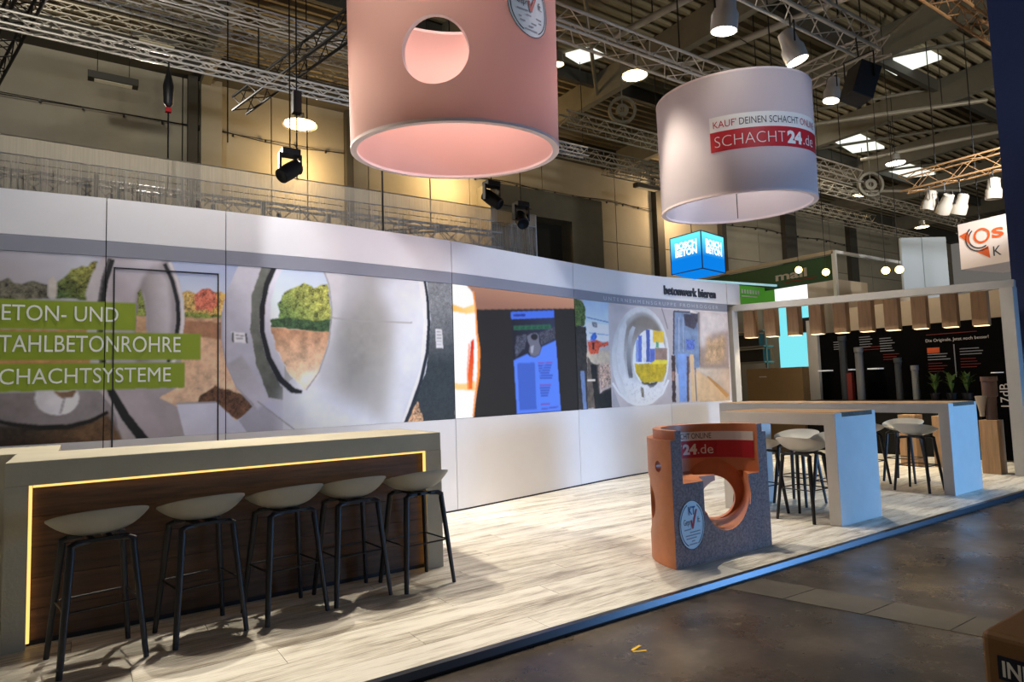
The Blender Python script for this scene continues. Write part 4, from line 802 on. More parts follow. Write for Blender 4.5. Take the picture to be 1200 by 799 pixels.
def ell_patch(a0, zc, w, h, m, nm, d=.004):
    mb = MB(); n = 32; mb.add([fp(a0+w*math.cos(2*PI*k/n), zc+h*math.sin(2*PI*k/n), 1.0+d) for k in range(n)], [tuple(range(n))]); return mb.build(nm, m, pk)
ell_patch(math.radians(-28), 4.42-PZ, .17, .24, whitep, 'side_emblem'); ell_patch(math.radians(-25), 4.20-PZ, .14, .17, inkm, 'side_emblem', .006); ell_patch(math.radians(-25), 4.09-PZ, .12, .06, greenink, 'side_emblem', .008)
wd, fw_, Mw = drum('white fabric drum with a red and white web address band', (7.39, 5.41), 1.0, 1.48, math.radians(3), whitef, WZ)
add_cloth(wd, fw_, 1.0, 1.48, whitef, None)
a0w = math.radians(-159.3); ww = math.radians(93)
b1 = patch(fw_, 1.0, a0w, 4.555-WZ, ww, .185, whitep, 'white_band', wd); b2 = patch(fw_, 1.0, a0w, 4.31-WZ, ww, .245, redm, 'red_band', wd)
cw = lambda u0, z: (lambda a, b, d: fw_(a0w+u0+a, z-WZ+b, 1.006))
z_, k_ = fit_text("KAUF' ", .17, .088); z_, k_ = fit_text("KAUF' DEINEN SCHACHT ONLINE", 1.5, .088)
def seq(parts, u, z, f): 
    for s_, w_, h_, m_, bo, par in parts:
        zz, kk = fit_text(s_, w_, h_); text_mesh(s_, zz, 'band_lettering', m_, par, f(u, z), kk, bold=bo); u += w_+.035
seq([("KAUF'", .27, .085, redtxt, 0, b1), ('DEINEN SCHACHT', .78, .085, inkm, 0, b1), ('ONLINE', .36, .085, redtxt, 0, b1)], .035, 4.60, cw)
seq([('SCHACHT', .86, .14, whitep, -.004, b2), ('24', .22, .14, whitep, .01, b2), ('.de', .25, .14, whitep, -.002, b2)], .04, 4.36, cw)
# ================================================================== PORTAL FRAME WITH SQUARE WOODEN LAMPS
pfm = thing('portal_frame', 'tall pale portal frame carrying the row of square wooden lamps', 'frame', (10.7, 5.7, 0))
A_, B_ = Vector((11.02, 3.76, 2.715)), Vector((10.28, 8.0, 2.835)); dirv = (B_-A_).normalized(); side_ = Vector((dirv.y, -dirv.x, 0)).normalized()
A2 = A_-dirv*.16
MB().obox((A2+B_)/2, (dirv, side_, dirv.cross(side_)), ((B_-A2).length/2+.04, .08, .056)).build('cross_beam', tplaster, pfm)
MB().box(10.94, 11.1, 3.56, 3.72, 0, 2.66).build('post', tplaster, pfm)
MB().box(10.20, 10.36, 7.72, 7.92, 0, 2.785).build('post', tplaster, pfm)
lampg = 'square wooden lamps under the portal beam'
ord_ = ['nearest the navy board', 'second from the navy board', 'third from the navy board', 'fourth from the navy board', 'fifth from the navy board', 'sixth from the navy board', 'fourth from the curved wall', 'third from the curved wall', 'second from the curved wall', 'nearest the curved wall']
PXL = [1147, 1112, 1077, 1045, 1015, 985, 956, 930, 903, 879]
lp0 = thing('wooden_lamp', 'lamp', 'lamp', (0, 0, 0))
MB().box(-.1, .1, -.1, .1, -.53, 0).build('lamp_box', tan, lp0, bevel=.004)
_l = light('lamp_beam', 'SPOT', (0, 0, -.56), (0, 0, -2), 22, (1, .82, .55), .06, 120, .6); _l.parent = lp0
MB().box(-.085, .085, -.085, .085, -.537, -.5301).build('lamp_lens', glow('lamp_diffuser', (255, 226, 170), 2.2), lp0)
tpos = [.06, .149, .242, .333, .423, .515, .609, .7, .797, .891]
for i in range(10):
    o = lp0 if i == 0 else copy_tree(lp0); p = A_.lerp(B_, tpos[i])+side_*.185
    place(o, (p.x, p.y, p.z-.03), math.atan2(dirv.y, dirv.x)-PI/2, 'square oak lamp under the portal beam, '+ord_[i]); o['group'] = lampg
# ================================================================== RIGHT-HAND NEIGHBOUR
pg_ = 'oak plinths by the portal frame'
for x, y, s_, h, lb in ((11.06, 4.0, .115, .77, 'oak plinth right of the rear high table, carrying a brown pipe'), (11.22, 5.18, .13, .82, 'oak plinth seen through the rear table opening, left one'), (11.36, 4.78, .10, .80, 'oak plinth seen through the rear table opening, right one')):
    o = tag(MB().box(x-s_, x+s_, y-s_, y+s_, 0, h).build('plinth', tan, bevel=.004), lb, 'plinth', pg_)
bp_ = thing('pipe_fitting', 'brown plastic pipe fitting with pale funnel standing on an oak plinth', 'pipe', (11.06, 4.02, .77))
MB().lathe([(.001, .77), (.07, .77), (.07, 1.0), (.075, 1.02), (.075, 1.1), (.095, 1.12), (.095, 1.33), (.105, 1.34), (.105, 1.4), (.085, 1.4), (.08, 1.3)], (11.08, 3.99, 0), 24).build('pipe_body', pipeb, bp_, smooth=True)
MB().lathe([(.03, .82), (.035, .9), (.075, 1.1), (.08, 1.12), (.07, 1.11), (.02, .83)], (11.0, 4.08, 0), 20, close=True).build('funnel', pipep, bp_, smooth=True)
# black display wall
bw = thing('display_wall', 'black display wall with white headline beyond the portal frame', 'wall', (13.35, 6.1, -.05))
MB().box(13.3, 13.4, 3.6, 7.86, -.05, 2.42).build('wall_board', mat('black_board', (7, 6, 7), .9, spec=.1), bw)
MB().box(13.22, 13.4, 7.87, 8.1, -.05, 2.72).build('end_post', tplaster, bw)
onb = lambda y, z: (lambda a, b, d: (13.293, y-a, z+b))
z_, k_ = fit_text('Die Originale. Jetzt noch besser!', 1.02, .055); text_mesh('Die Originale. Jetzt noch besser!', z_, 'headline', whitep, bw, onb(5.76, 2.07), k_)
z_, k_ = fit_text('17dB', .40, .14); text_mesh('17dB', z_, 'sound_level', whitep, bw, lambda a, b, d: (13.293, 4.50+b, .82+a), k_)
MB().box(13.29, 13.3, 5.53, 5.74, 1.86, 1.96).build('orange_label', orange, bw)
ln = MB(); lr = MB()
for y0, w_, zt, n in ((5.74, .42, 1.83, 3), (5.2, .42, 1.9, 3), (7.0, .3, 2.26, 5), (6.6, .3, 2.2, 6), (7.55, .25, 2.2, 4)):
    for k in range(n): ln.box(13.292, 13.3, y0-w_*(.7+.3*random.random()), y0, zt-.05*k, zt-.05*k+.016)
for y0, w_, zt, n in ((5.74, .33, 1.66, 4), (5.2, .33, 1.72, 4), (5.74, .95, 2.2, 1), (6.95, .4, 2.05, 2), (6.55, .35, 1.88, 3)):
    for k in range(n): lr.box(13.292, 13.3, y0-w_*(.7+.3*random.random()), y0, zt-.05*k, zt-.05*k+.012)
tag(ln.build('small_print', greytxt, bw), kind='stuff'); tag(lr.build('red_print', palered, bw), kind='stuff')
MB().box(13.29, 13.3, 5.28, 5.295, 1.4, 2.0).build('dividing_line', greytxt, bw)
sb = tag(MB().box(12.62, 13.2, 4.9, 7.84, -.05, 1.0).build('sideboard', mat('black_cabinet', (10, 9, 9), .7, spec=.2)), 'low black cabinet in front of the black display wall', 'cabinet')
pgx = 'plastic pipes standing at the black wall'
for y, z1, r, m, lb in ((6.85, 2.05, .072, pipeg, 'tall light grey pipe standing before the black wall'), (5.83, 1.64, .058, pipeg, 'short light grey pipe standing before the black wall'), (7.17, 2.3, .07, piped, 'tallest dark grey pipe at the left of the black wall'), (6.12, 1.8, .06, piped, 'dark grey pipe between the two light grey pipes')):
    t = thing('plastic_pipe', lb, 'pipe', (12.95, y, 1.0), pgx)
    MB().tube([(12.95, y, 1.0), (12.95, y, z1-.1)], r, 20).build('pipe_barrel', m, t, smooth=True); MB().lathe([(r*1.02, z1-.1), (r*1.18, z1-.09), (r*1.18, z1), (r*.95, z1), (r*.95, z1-.1)], (12.95, y, 0), 20).build('pipe_socket', m, t, smooth=True)
for y, w_, lb in ((7.7, .1, 'small white shelf beside the black wall post'), (7.18, .12, 'white acrylic shelf left of the tall grey pipe'), (6.66, .1, 'white acrylic shelf right of the tall grey pipe')):
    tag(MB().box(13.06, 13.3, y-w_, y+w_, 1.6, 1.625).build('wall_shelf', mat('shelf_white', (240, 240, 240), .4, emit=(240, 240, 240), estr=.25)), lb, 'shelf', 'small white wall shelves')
tag(MB().lathe([(.001, 1.45), (.09, 1.45), (.09, 1.465), (.001, 1.465)], (13.2, 4.62, 0), 20).build('wall_shelf', MATS['shelf_white']), 'small round white shelf above the brown pipe', 'shelf', 'small white wall shelves')
tag(MB().box(12.9, 13.0, 7.0, 7.1, 1.0, 1.55).build('sample_box', palered), 'dim red sample box beside the dark grey pipe', 'box')
def plant(x, y, z, lb, n=26, h=.4):
    t = thing('potted_plant', lb, 'plant', (x, y, z), 'plants on the black cabinet'); MB().lathe([(.001, z), (.07, z), (.09, z+.12), (.08, z+.12), (.06, z+.02)], (x, y, 0), 16).build('pot', black, t, smooth=True)
    mb = MB()
    for k in range(n):
        a = random.random()*2*PI; r = .04+.1*random.random(); hh = h*(.5+.6*random.random()); p0 = Vector((x, y, z+.11)); p1 = p0+Vector((math.cos(a)*r*.5, math.sin(a)*r*.5, hh*.8)); p2 = p0+Vector((math.cos(a)*r*1.2, math.sin(a)*r*1.2, hh*.95)); s = Vector((-math.sin(a), math.cos(a), 0))*.028
        mb.add([p0, p1+s, p2, p1-s], [(0, 1, 2, 3)])
    tag(mb.build('foliage', leafm, t), kind='stuff')
plant(12.85, 5.46, 1.0, 'dark leafy plant on the black cabinet, left one'); plant(12.85, 5.2, 1.0, 'yellow green leafy plant on the black cabinet, middle one'); plant(12.9, 4.98, 1.0, 'dark leafy plant at the right end of the black cabinet')
bc = thing('reception_cabinet', 'brown cabinet front beyond the left part of the portal frame', 'cabinet', (13.0, 8.75, -.05))
MB().box(13.0, 13.5, 8.12, 9.52, -.05, 1.72).build('cabinet_body', brownb, bc); MB().box(12.98, 13.0, 9.0, 9.18, 1.52, 1.54).build('handle', whitep, bc)
rk = thing('equipment_rack', 'dark open rack with equipment behind the brown cabinet', 'rack', (14.6, 10.6, -.05))
for y in (10.0, 11.1): MB().box(14.5, 14.54, y, y+.04, -.05, 2.75).build('rack_post', alud, rk)
for z in (1.9, 2.3, 2.7): MB().box(14.4, 14.8, 10.0, 11.14, z, z+.04).build('rack_shelf', alud, rk)
MB().box(14.5, 14.8, 10.1, 11.0, 1.94, 2.25).build('device', black, rk); MB().box(14.5, 14.8, 10.2, 11.05, 2.34, 2.65).build('device', black, rk)
tag(MB().box(15.0, 15.1, 9.05, 9.96, -.05, 3.32).build('lit_panel', cyan), 'bright cyan lit wall panel between the wooden lamps', 'lightbox')
tag(MB().box(14.75, 15.02, 8.9, 9.3, 2.6, 2.95).build('hanging_speaker', black), 'black box before the cyan lit panel', 'speaker')
# booth further back with green fascia
bo = thing('green_booth', 'open canopy booth with dark green fascia and white frame', 'booth', (17.6, 11, -.05))
Tb = lambda a, b, r=.05, m=whitep, nm='frame_tube': MB().tube([a, b], r, 4).build(nm, m, bo)
C_ = (17.44, 9.72, 4.97)
Tb(C_, (17.44, 16.2, 4.97), .07, beige); Tb(C_, (24, 9.72, 4.97), .06); Tb((12.75, 12.1, 4.3), (17.7, 11.58, 4.3), .04, mat('cyan_lit_tube', (200, 230, 240), .4, emit=(170, 225, 240), estr=.5)); Tb(C_, (17.44, 9.72, -.05), .07); Tb((17.44, 16.2, 4.97), (17.44, 16.2, -.05)); Tb((24, 9.72, 4.97), (24, 9.72, -.05), .1)  # front tube is made to glow, imitating cyan light falling on it
Tb((12.75, 12.1, 4.3), (12.75, 12.1, -.05), .04)
MB().box(17.5, 17.56, 9.8, 16.1, 4.2, 4.9).build('green_fascia', green, bo)
z_, k_ = fit_text('mall', .98, .24); text_mesh('mall', z_, 'fascia_lettering', mat('fascia_text', (214, 200, 186), .6), bo, lambda a, b, d: (17.49, 11.62-a, 4.44+b), k_, bold=.01)
MB().box(17.49, 17.5, 10.3, 11.3, 4.33, 4.37).build('fascia_subline', palered, bo)
MB().box(16.3, 18.0, 12.0, 12.05, 3.7, 4.3).build('bright_green_sign', lgreen, bo)
gl = MB()
for k in range(7): gl.box(16.35+k*.13, 16.43+k*.13, 11.99, 12.0, 4.06, 4.18)
gl.box(16.35, 17.1, 11.99, 12.0, 3.96, 4.0); tag(gl.build('sign_marks', whitep, bo), kind='stuff')
MB().box(18.05, 19.8, 12.0, 12.08, 3.7, 4.55).build('white_light_panel', whitebox, bo)
MB().box(18, 24, 12.2, 12.25, -.05, 4.9).build('rear_wall', beige, bo)
for i, (y, z, lb) in enumerate(((9.91, 4.38, 'globe bulb hanging before the green fascia, leftmost'), (9.16, 4.19, 'globe bulb hanging just right of the fascia corner'), (7.68, 3.98, 'globe bulb on the right, left of a close pair'), (7.37, 3.95, 'globe bulb at the far right, brightest of the pair'))):
    t = thing('hanging_bulb', lb, 'lamp', (16, y, z), 'warm globe bulbs beyond the portal frame'); MB().lathe([(.09*math.sin(a), z-.09*math.cos(a)) for a in np.linspace(.05, PI-.05, 12)], (16, y, 0), 16).build('bulb', bulbg, t, smooth=True); MB().tube([(16, y, z+.085), (16, y, 10.40)], .008, 5).build('cord', black, t)
tag(MB().prism([(14.7, 3.28), (18.6, 3.55), (18.6, -.05), (14.7, -.05)], 8.05, 8.15).build('beige_partition', beige), 'beige partition wall rising above the black display wall', 'partition')
tag(MB().box(14.4, 14.5, 4.4, 7.9, -.05, 3.02).build('beige_partition', beige), 'cream wall seen between the wooden lamps above the black wall', 'partition')
pw = thing('white_partition', 'tall pale blue white double partition far back on the right', 'partition', (21.6, 9.3, -.05)); 
for p0, p1 in (((21.08, 9.61), (21.62, 9.26)), ((21.64, 9.25), (22.3, 8.85))):
    MB().prism([p0, p1, (p1[0]+.05, p1[1]+.08), (p0[0]+.05, p0[1]+.08)], -.05, 5.72, lambda a, b, d: (a, b, d)).build('partition_leaf', paleblue, pw)
# blue light cube
cu = thing('light_cube', 'glowing blue sign cube hanging behind the end of the curved wall', 'lightbox', (12.9, 10.9, 4.1))
c1, c2_, c3 = Vector((12.12, 10.87, 0)), Vector((12.11, 9.91, 0)), Vector((13.22, 10.13, 0))
zb_, zt_ = 4.12, 5.02
bm_ = bpy.data.materials.new('cube_gradient'); bm_.use_nodes = True; nt_ = bm_.node_tree; nt_.nodes.clear(); oo = nt_.nodes.new('ShaderNodeOutputMaterial'); em = nt_.nodes.new('ShaderNodeEmission'); rp = nt_.nodes.new('ShaderNodeValToRGB'); tc_ = nt_.nodes.new('ShaderNodeTexCoord'); sx_ = nt_.nodes.new('ShaderNodeSeparateXYZ')
rp.color_ramp.elements[0].color = (*lin((10, 120, 215)), 1); rp.color_ramp.elements[1].color = (*lin((110, 240, 250)), 1); rp.color_ramp.elements[0].position = .35; rp.color_ramp.elements[1].position = .95
nt_.links.new(tc_.outputs['Generated'], sx_.inputs[0]); nt_.links.new(sx_.outputs[2], rp.inputs[0]); nt_.links.new(rp.outputs[0], em.inputs[0]); nt_.links.new(em.outputs[0], oo.inputs[0]); em.inputs[1].default_value = 1.0
c4 = c1+c3-c2_
MB().prism([(c.x, c.y) for c in (c1, c2_, c3, c4)], zb_, zt_, lambda a, b, d: (a, b, d)).build('lit_faces', bm_, cu)
for a, b in ((c1, c2_), (c2_, c3)):
    for z in (zb_, zt_): MB().tube([(a.x, a.y, z), (b.x, b.y, z)], .014, 4).build('cube_edge', mat('cube_frame', (20, 90, 160), .5) if 'cube_frame' not in MATS else MATS['cube_frame'], cu)
for c in (c1, c2_, c3): MB().tube([(c.x, c.y, zb_), (c.x, c.y, zt_)], .014, 4).build('cube_edge', MATS['cube_frame'], cu)
for a, b in ((c1, c2_), (c2_, c3)):
    e = (b-a).normalized(); Lc = (b-a).length; nrm = Vector((e.y, -e.x, 0))*.012
    for s_, zz in (('BOSCH', 4.70), ('BETON', 4.52)):
        z_, k_ = fit_text(s_, Lc*.68, .15); text_mesh(s_, z_, 'cube_lettering', whitebox, cu, lambda u_, v_, d_, a=a, e=e, nrm=nrm, zz=zz, Lc=Lc: tuple(a+e*(Lc*.16+u_)+nrm+Vector((0, 0, zz+v_))), k_, bold=.012)
MB().tube([(12.9, 10.85, zt_), (12.9, 10.85, 10.40)], .012, 5).build('hanging_wire', black, cu)
# white sign box with orange rings
ok = thing('sign_box', 'hanging white sign box with orange rings and triangles', 'sign', (17.3, 6.0, 3.9))
k0, k1 = Vector((17.0, 6.48, 0)), Vector((16.75, 5.0, 0)); ke = (k1-k0).normalized(); kn = Vector((ke.y, -ke.x, 0)); kn = kn if kn.x < 0 else -kn
kz0, kz1 = 3.87, 4.93
q = [k0, k1, k1-kn*1.6, k0-kn*1.6]; MB().prism([(p.x, p.y) for p in q], kz0, kz1, lambda a, b, d: (a, b, d)).build('box_body', mat('sign_white', (222, 206, 196), .6, emit=(222, 206, 196), estr=.18), ok)
ks = lambda u_, v_, d_=.01: tuple(k0+ke*u_+kn*d_+Vector((0, 0, v_)))
def ring(cx_, cz_, r0, r1, a0, a1, m, nm, n=28):
    A = np.linspace(math.radians(a0), math.radians(a1), n); MB().add([ks(cx_+r*math.cos(a), cz_+r*math.sin(a)) for r in (r0, r1) for a in A], [(i, i+1, n+i+1, n+i) for i in range(n-1)]).build(nm, m, ok)
ring(.50, 4.56, .125, .175, 0, 360, orange, 'orange_ring'); ring(.46, 4.53, .225, .255, 130, 300, inkm, 'dark_arc'); ring(.46, 4.53, .29, .32, 130, 300, inkm, 'dark_arc')
MB().add([ks(.02, 4.66), ks(.22, 4.72), ks(.24, 4.42)], [(0, 1, 2)]).build('orange_triangle', orange, ok); MB().add([ks(.36, 4.22), ks(.62, 4.3), ks(.64, 4.02)], [(0, 1, 2)]).build('orange_triangle', orange, ok)
z_, k_ = fit_text('S', .2, .2); text_mesh('S', z_, 'sign_lettering', orange, ok, lambda a, b, d: ks(.71+a, 4.46+b), k_, bold=.012)
z_, k_ = fit_text('K', .16, .22); text_mesh('K', z_, 'sign_lettering', inkm, ok, lambda a, b, d: ks(.69+a, 4.05+b), k_)
for p in (q[0].lerp(q[2], .2), q[1].lerp(q[3], .2)): MB().tube([(p.x, p.y, kz1), (p.x, p.y, 10.40)], .012, 5).build('hanging_wire', black, ok)
# navy board at the right edge
tag(MB().box(11.32, 11.5, .6, 3.685, -.05, 8.4).build('navy_board', navy), 'tall navy blue board cutting the right edge of the view', 'board')
# upholstered box in the foreground
ib = thing('brown_box', 'brown upholstered box in the bottom right corner with dark lettered label', 'box', (2.9, .75, -.05)); 
MB().box(2.57, 3.05, .50, 1.015, -.05, .575).build('box_body', leather, ib, bevel=.022, seg=3)
MB().box(2.5665, 2.571, .66, .968, .428, .505).build('label_plate', mat('label_navy', (16, 18, 40), .5), ib)
z_, k_ = fit_text('INN', .092, .05); text_mesh('INN', z_, 'label_lettering', whitep, ib, lambda a, b, d: (2.5655, .958-a, .441+b), k_, bold=.002)
# tape mark on the hall floor
tm = MB(); tm.obox((2.655, 2.785, -.0485), ((1, .25, 0), (-.25, 1, 0), (0, 0, 1)), (.045, .008, .001)); tm.obox((2.64, 2.74, -.0486), ((1, -.5, 0), (.5, 1, 0), (0, 0, 1)), (.04, .007, .001)); tag(tm.build('tape_mark', yellow), 'small yellow tape arrow on the hall floor', 'tape mark')
# ================================================================== RIGGING
def truss(label, p, q, s=.29, m=alud, step=.29, group='lighting trusses under the hall roof', rope=True, rc=.022, rb=.009):
    p, q = Vector(p), Vector(q); t = thing('truss', label, 'truss', tuple((p+q)/2), group); d = (q-p); L_ = d.length; d.normalize(); sv = Vector((-d.y, d.x, 0)).normalized(); up = Vector((0, 0, 1)); cs = [p+sv*i*s/2+up*j*s for i, j in ((-1, 0), (1, 0), (1, 1), (-1, 1))]
    for c in cs: MB().tube([c, c+d*L_], rc, 8).build('chord', m, t, smooth=True)
    br = MB(); n = max(2, int(L_/step))
    for k in range(n):
        a, b = k*L_/n, (k+1)*L_/n
        for i in range(4):
            c0, c1_ = cs[i], cs[(i+1) % 4]
            if k % 2: c0, c1_ = c1_, c0
            br.tube([c0+d*a, c1_+d*b], rb, 5, caps=False)
    tag(br.build('lattice', m, t), kind='stuff')
    if rope:
        for f_ in (.15, .85):
            c = p+d*L_*f_+up*s; br = MB().tube([c, (c.x, c.y, 10.40)], .012, 5).build('hanging_chain', black, t)
    return t
truss('silver truss right of the pink drum, running behind the white drum', (-3, 6.37, 6.1), (9.38, 6.37, 6.1), m=trussgrey)
truss('silver truss at the top right above the white drum', (4.2, 4.51, 6.1), (9.38, 4.51, 6.1), m=trussgrey)
truss('short silver cross truss joining the two trusses right of the white drum', (9.56, 4.36, 6.1), (9.56, 6.5, 6.1), m=trussgrey)
truss('bright silver truss crossing the upper left, the lowest there', (-6, 9.75, 6.1), (8.5, 9.75, 6.1), m=alu, rc=.017, s=.16, step=.2)
truss('thin silver truss at the top above the rope hoist', (-1, 9.7, 7.0), (6.5, 9.7, 7.0), m=alu, s=.17, rc=.015)
truss('thin silver truss second above the bright one at upper left', (-5, 11.2, 7.5), (8.9, 11.2, 7.5), m=alu, s=.19, rc=.017)
truss('faint silver truss in the top left corner near the eaves', (-6, 12.9, 8.0), (8, 12.9, 8.0), m=trussgrey, s=.2, rc=.016)
truss('black truss at the far upper left corner', (-1.32, 12.8, 6.45), (-.3, 8.4, 6.45), m=black, s=.26)
truss('black truss ending above the warm lamp, left of the pink drum', (2.27, 11.75, 6.45), (3.35, 7.0, 6.45), m=black, s=.24)
truss('far dim truss between the two drums, upper one', (9.2, 11.3, 7.5), (30, 11.3, 7.5), m=trussgrey)
truss('far dim truss between the two drums, lower one', (8.5, 12.85, 7.5), (26, 12.85, 7.5), m=trussgrey)
truss('short truss with brightly lit end right of the white drum', (12, 8.6, 6.5), (16.8, 8.6, 6.5), m=alu)
truss('warm lit truss above the white sign box', (17.0, 7.6, 6.0), (17.0, 2.5, 6.0), m=trusstan, s=.4, step=.4)
truss('dim truss at the top right beside the navy board', (9.8, 4.05, 7.1), (14.0, 4.05, 7.1), m=trusstan, s=.35)
truss('far thin truss above the beige hall wall on the right', (14, 15.2, 8.3), (36, 15.2, 8.3), m=trussgrey)
truss('truss behind the white veil, upper left', (-6, 10.2, 4.1), (6.6, 10.2, 4.1), m=alud, rope=False)
truss('truss behind the white veil slanting to the right', (3.2, 12.6, 4.2), (5.9, 10.5, 4.2), m=alud)
for (a, b, lb) in (((7.66, 7.9, 7.5), (8.3, 4.0, 7.5), 'bare tube between the drums at the top'), ((9.5, 8.0, 7.5), (10.2, 4.5, 7.5), 'bare tube above the white drum'), ((16.3, 10.4, 8.5), (19.4, 6.5, 8.5), 'long roof tube right of the white drum, upper'), ((21, 10.6, 8.5), (22.6, 6.4, 8.5), 'long roof tube above the warm lit truss'), ((23.9, 12.9, 8.5), (28, 10.5, 8.5), 'far roof tube, lowest on the right')):
    t = thing('rigging_tube', lb, 'tube', tuple((Vector(a)+Vector(b))/2), 'bare rigging tubes'); MB().tube([a, b], .06, 10).build('tube', trussgrey, t, smooth=True)
    for f_ in (.2, .8): c = Vector(a).lerp(Vector(b), f_); MB().tube([c, (c.x, c.y, 10.40)], .012, 5).build('hanging_chain', black, t)
# can spotlights
def can_spot(x, y, z, tilt, az, label, m=chrome, lit=True, s=1, zt=6.1):
    t = thing('can_spotlight', label, 'spotlight', (x, y, z), 'can spotlights on the trusses'); M = Matrix.Rotation(az, 3, 'Z') @ Matrix.Rotation(tilt, 3, 'X')
    MB().lathe([(.04*s, .17*s), (.075*s, .15*s), (.085*s, .02*s), (.105*s, -.02*s), (.105*s, -.15*s), (.098*s, -.15*s), (.098*s, -.02*s)], (x, y, z), 20, M).build('can', m, t, smooth=True)
    if lit: MB().lathe([(.001, -.125*s), (.097*s, -.125*s)], (x, y, z), 20, M).build('lens', hot, t)
    yk = MB(); c = Vector((x, y, z)); ex_ = M @ Vector((.12*s, 0, 0)); yk.tube([c+ex_, c+ex_+Vector((0, 0, .2*s)), c-ex_+Vector((0, 0, .2*s)), c-ex_], .01, 5); yk.tube([c+Vector((0, 0, .2*s)), (x, y, max(zt, z+.25*s))], .012, 5); yk.build('yoke', black, t)
for x, y, z, ti, az, lb, s_ in ((6.13, 4.5, 5.70, .15, 0, 'chrome can spotlight at the top, above the white drum', 1.45), (7.46, 4.52, 5.66, -.3, .8, 'chrome can spotlight right above the white drum edge', 1.35), (9.46, 5.12, 5.82, .2, 1, 'lower chrome can spotlight right of the white drum', 1.15), (8.6, 6.225, 5.8, .4, 2, 'small lit can behind the white drum top', 1)):
    can_spot(x, y, z, ti, az, lb, s=s_)
for x, y, z, ti, az, lb in ((16.85, 6.96, 5.6, .3, .4, 'pale unlit spotlight, left of the three on the warm truss'), (16.85, 6.63, 5.45, .7, -.6, 'pale unlit spotlight, middle of the three on the warm truss'), (17.06, 6.4, 5.4, .4, -.3, 'pale unlit spotlight, right of the three on the warm truss'), (16.9, 5.68, 5.55, .1, 0, 'pale unlit spotlight beside the navy board')):
    can_spot(x, y, z, ti, az, lb, palec, False, 1.5, 6.01)
def moving_head(x, y, z, rz, label, flip=False):
    t = thing('moving_light', label, 'stage light', (x, y, z), 'black moving stage lights above the veil')
    MB().box(x-.12, x+.12, y-.1, y+.1, z+.17, z+.26).build('base', black, t, bevel=.01); 
    for k in (-.15, .12): MB().box(x+k, x+k+.03, y-.04, y+.04, z-.05, z+.2).build('yoke_arm', black, t)
    M = Matrix.Rotation(rz, 3, 'Z') @ Matrix.Rotation(.9, 3, 'Y'); MB().lathe([(.04, .19), (.1, .15), (.11, 0), (.1, -.18), (.085, -.19), (.001, -.17)], (x, y, z-.03), 16, M).build('lamp_head', black, t, smooth=True)
    MB().tube([(x, y, z+.25), (x, y, 10.40)], .01, 5).build('hanging_wire', black, t)
moving_head(2.32, 8.7, 4.5, .4, 'black moving stage light above the veil, left of the pink drum'); moving_head(5.6, 8.8, 4.60, 2.2, 'black moving stage light above the veil, below the pink drum'); moving_head(6.12, 8.72, 4.3, 1.2, 'black moving stage light at the right end of the veil')
sp = thing('loudspeaker', 'tilted black loudspeaker hanging right of the white drum', 'speaker', (8.75, 4.35, 5.4)); Ms = Matrix.Rotation(-.5, 3, 'Z') @ Matrix.Rotation(.35, 3, 'Y')
MB().obox((8.75, 4.35, 5.42), (Ms @ Vector((1, 0, 0)), Ms @ Vector((0, 1, 0)), Ms @ Vector((0, 0, 1))), (.15, .16, .24)).build('cabinet', mat('speaker_black', (16, 16, 18), .7), sp, bevel=.01); yk = MB(); yk.tube([(8.75, 4.15, 5.45), (8.75, 4.15, 5.8), (8.75, 4.55, 5.8), (8.75, 4.55, 5.45)], .012, 5); yk.tube([(8.75, 4.35, 5.8), (8.75, 4.365, 6.1)], .012, 5); yk.build('bracket', black, sp)
# high bay lamps
def bay(x, y, z, lb, m=hotw, s=.3):
    t = thing('bay_lamp', lb, 'lamp', (x, y, z), 'high bay lamps under the hall roof')
    MB().lathe([(.05, z+.35), (.12, z+.3), (.14, z+.12), (s, z), (s-.01, z), (.12, z+.12)], (x, y, 0), 24).build('lamp_shade', alud, t, smooth=True); MB().lathe([(.001, z+.02), (s-.02, z+.02)], (x, y, 0), 24).build('lens', m, t); MB().tube([(x, y, z+.33), (x, y, 10.40)], .012, 5).build('hanging_wire', black, t)
bay(4.4, 15.6, 8.05, 'bright high bay lamp glowing over the hall wall left of the pink drum', s=.42); bay(9.75, 9.5, 8.0, 'bright high bay lamp between the two drums'); bay(20.9, 9.5, 8.0, 'white high bay lamp right of the white drum, far back', hot); bay(9.6, 11.9, 9.3, 'small far high bay lamp beside the pink drum', s=.16)
bay(25.5, 13.0, 8.6, 'far high bay lamp, left of the distant pair', hotw, .3)
bay(31.0, 13.2, 8.0, 'far high bay lamp, right of the distant pair', hotw, .3)
def batten(x, y, z, lb, w=.75):
    t = thing('strip_light', lb, 'lamp', (x, y, z), 'unlit strip lights hanging at the hall wall'); MB().box(x-w/2, x+w/2, y-.12, y+.12, z, z+.16).build('housing', steeld, t, bevel=.01); MB().box(x-w/2+.12, x+w/2-.12, y-.08, y+.08, z-.012, z-.0005).build('diffuser', tubeoff, t)
    for k in (-.3, .3): MB().tube([(x+k, y, z+.16), (x+k, y, 10.40)], .008, 5).build('hanging_wire', black, t)
batten(.52, 16.2, 8.42, 'unlit strip light hanging at the left hall wall, the lower one', .95); batten(1.25, 15.0, 8.95, 'unlit strip light near the eaves, the upper one', .9); batten(17.6, 16.8, 8.75, 'unlit strip light on the hall wall beside the white drum', 1.2)
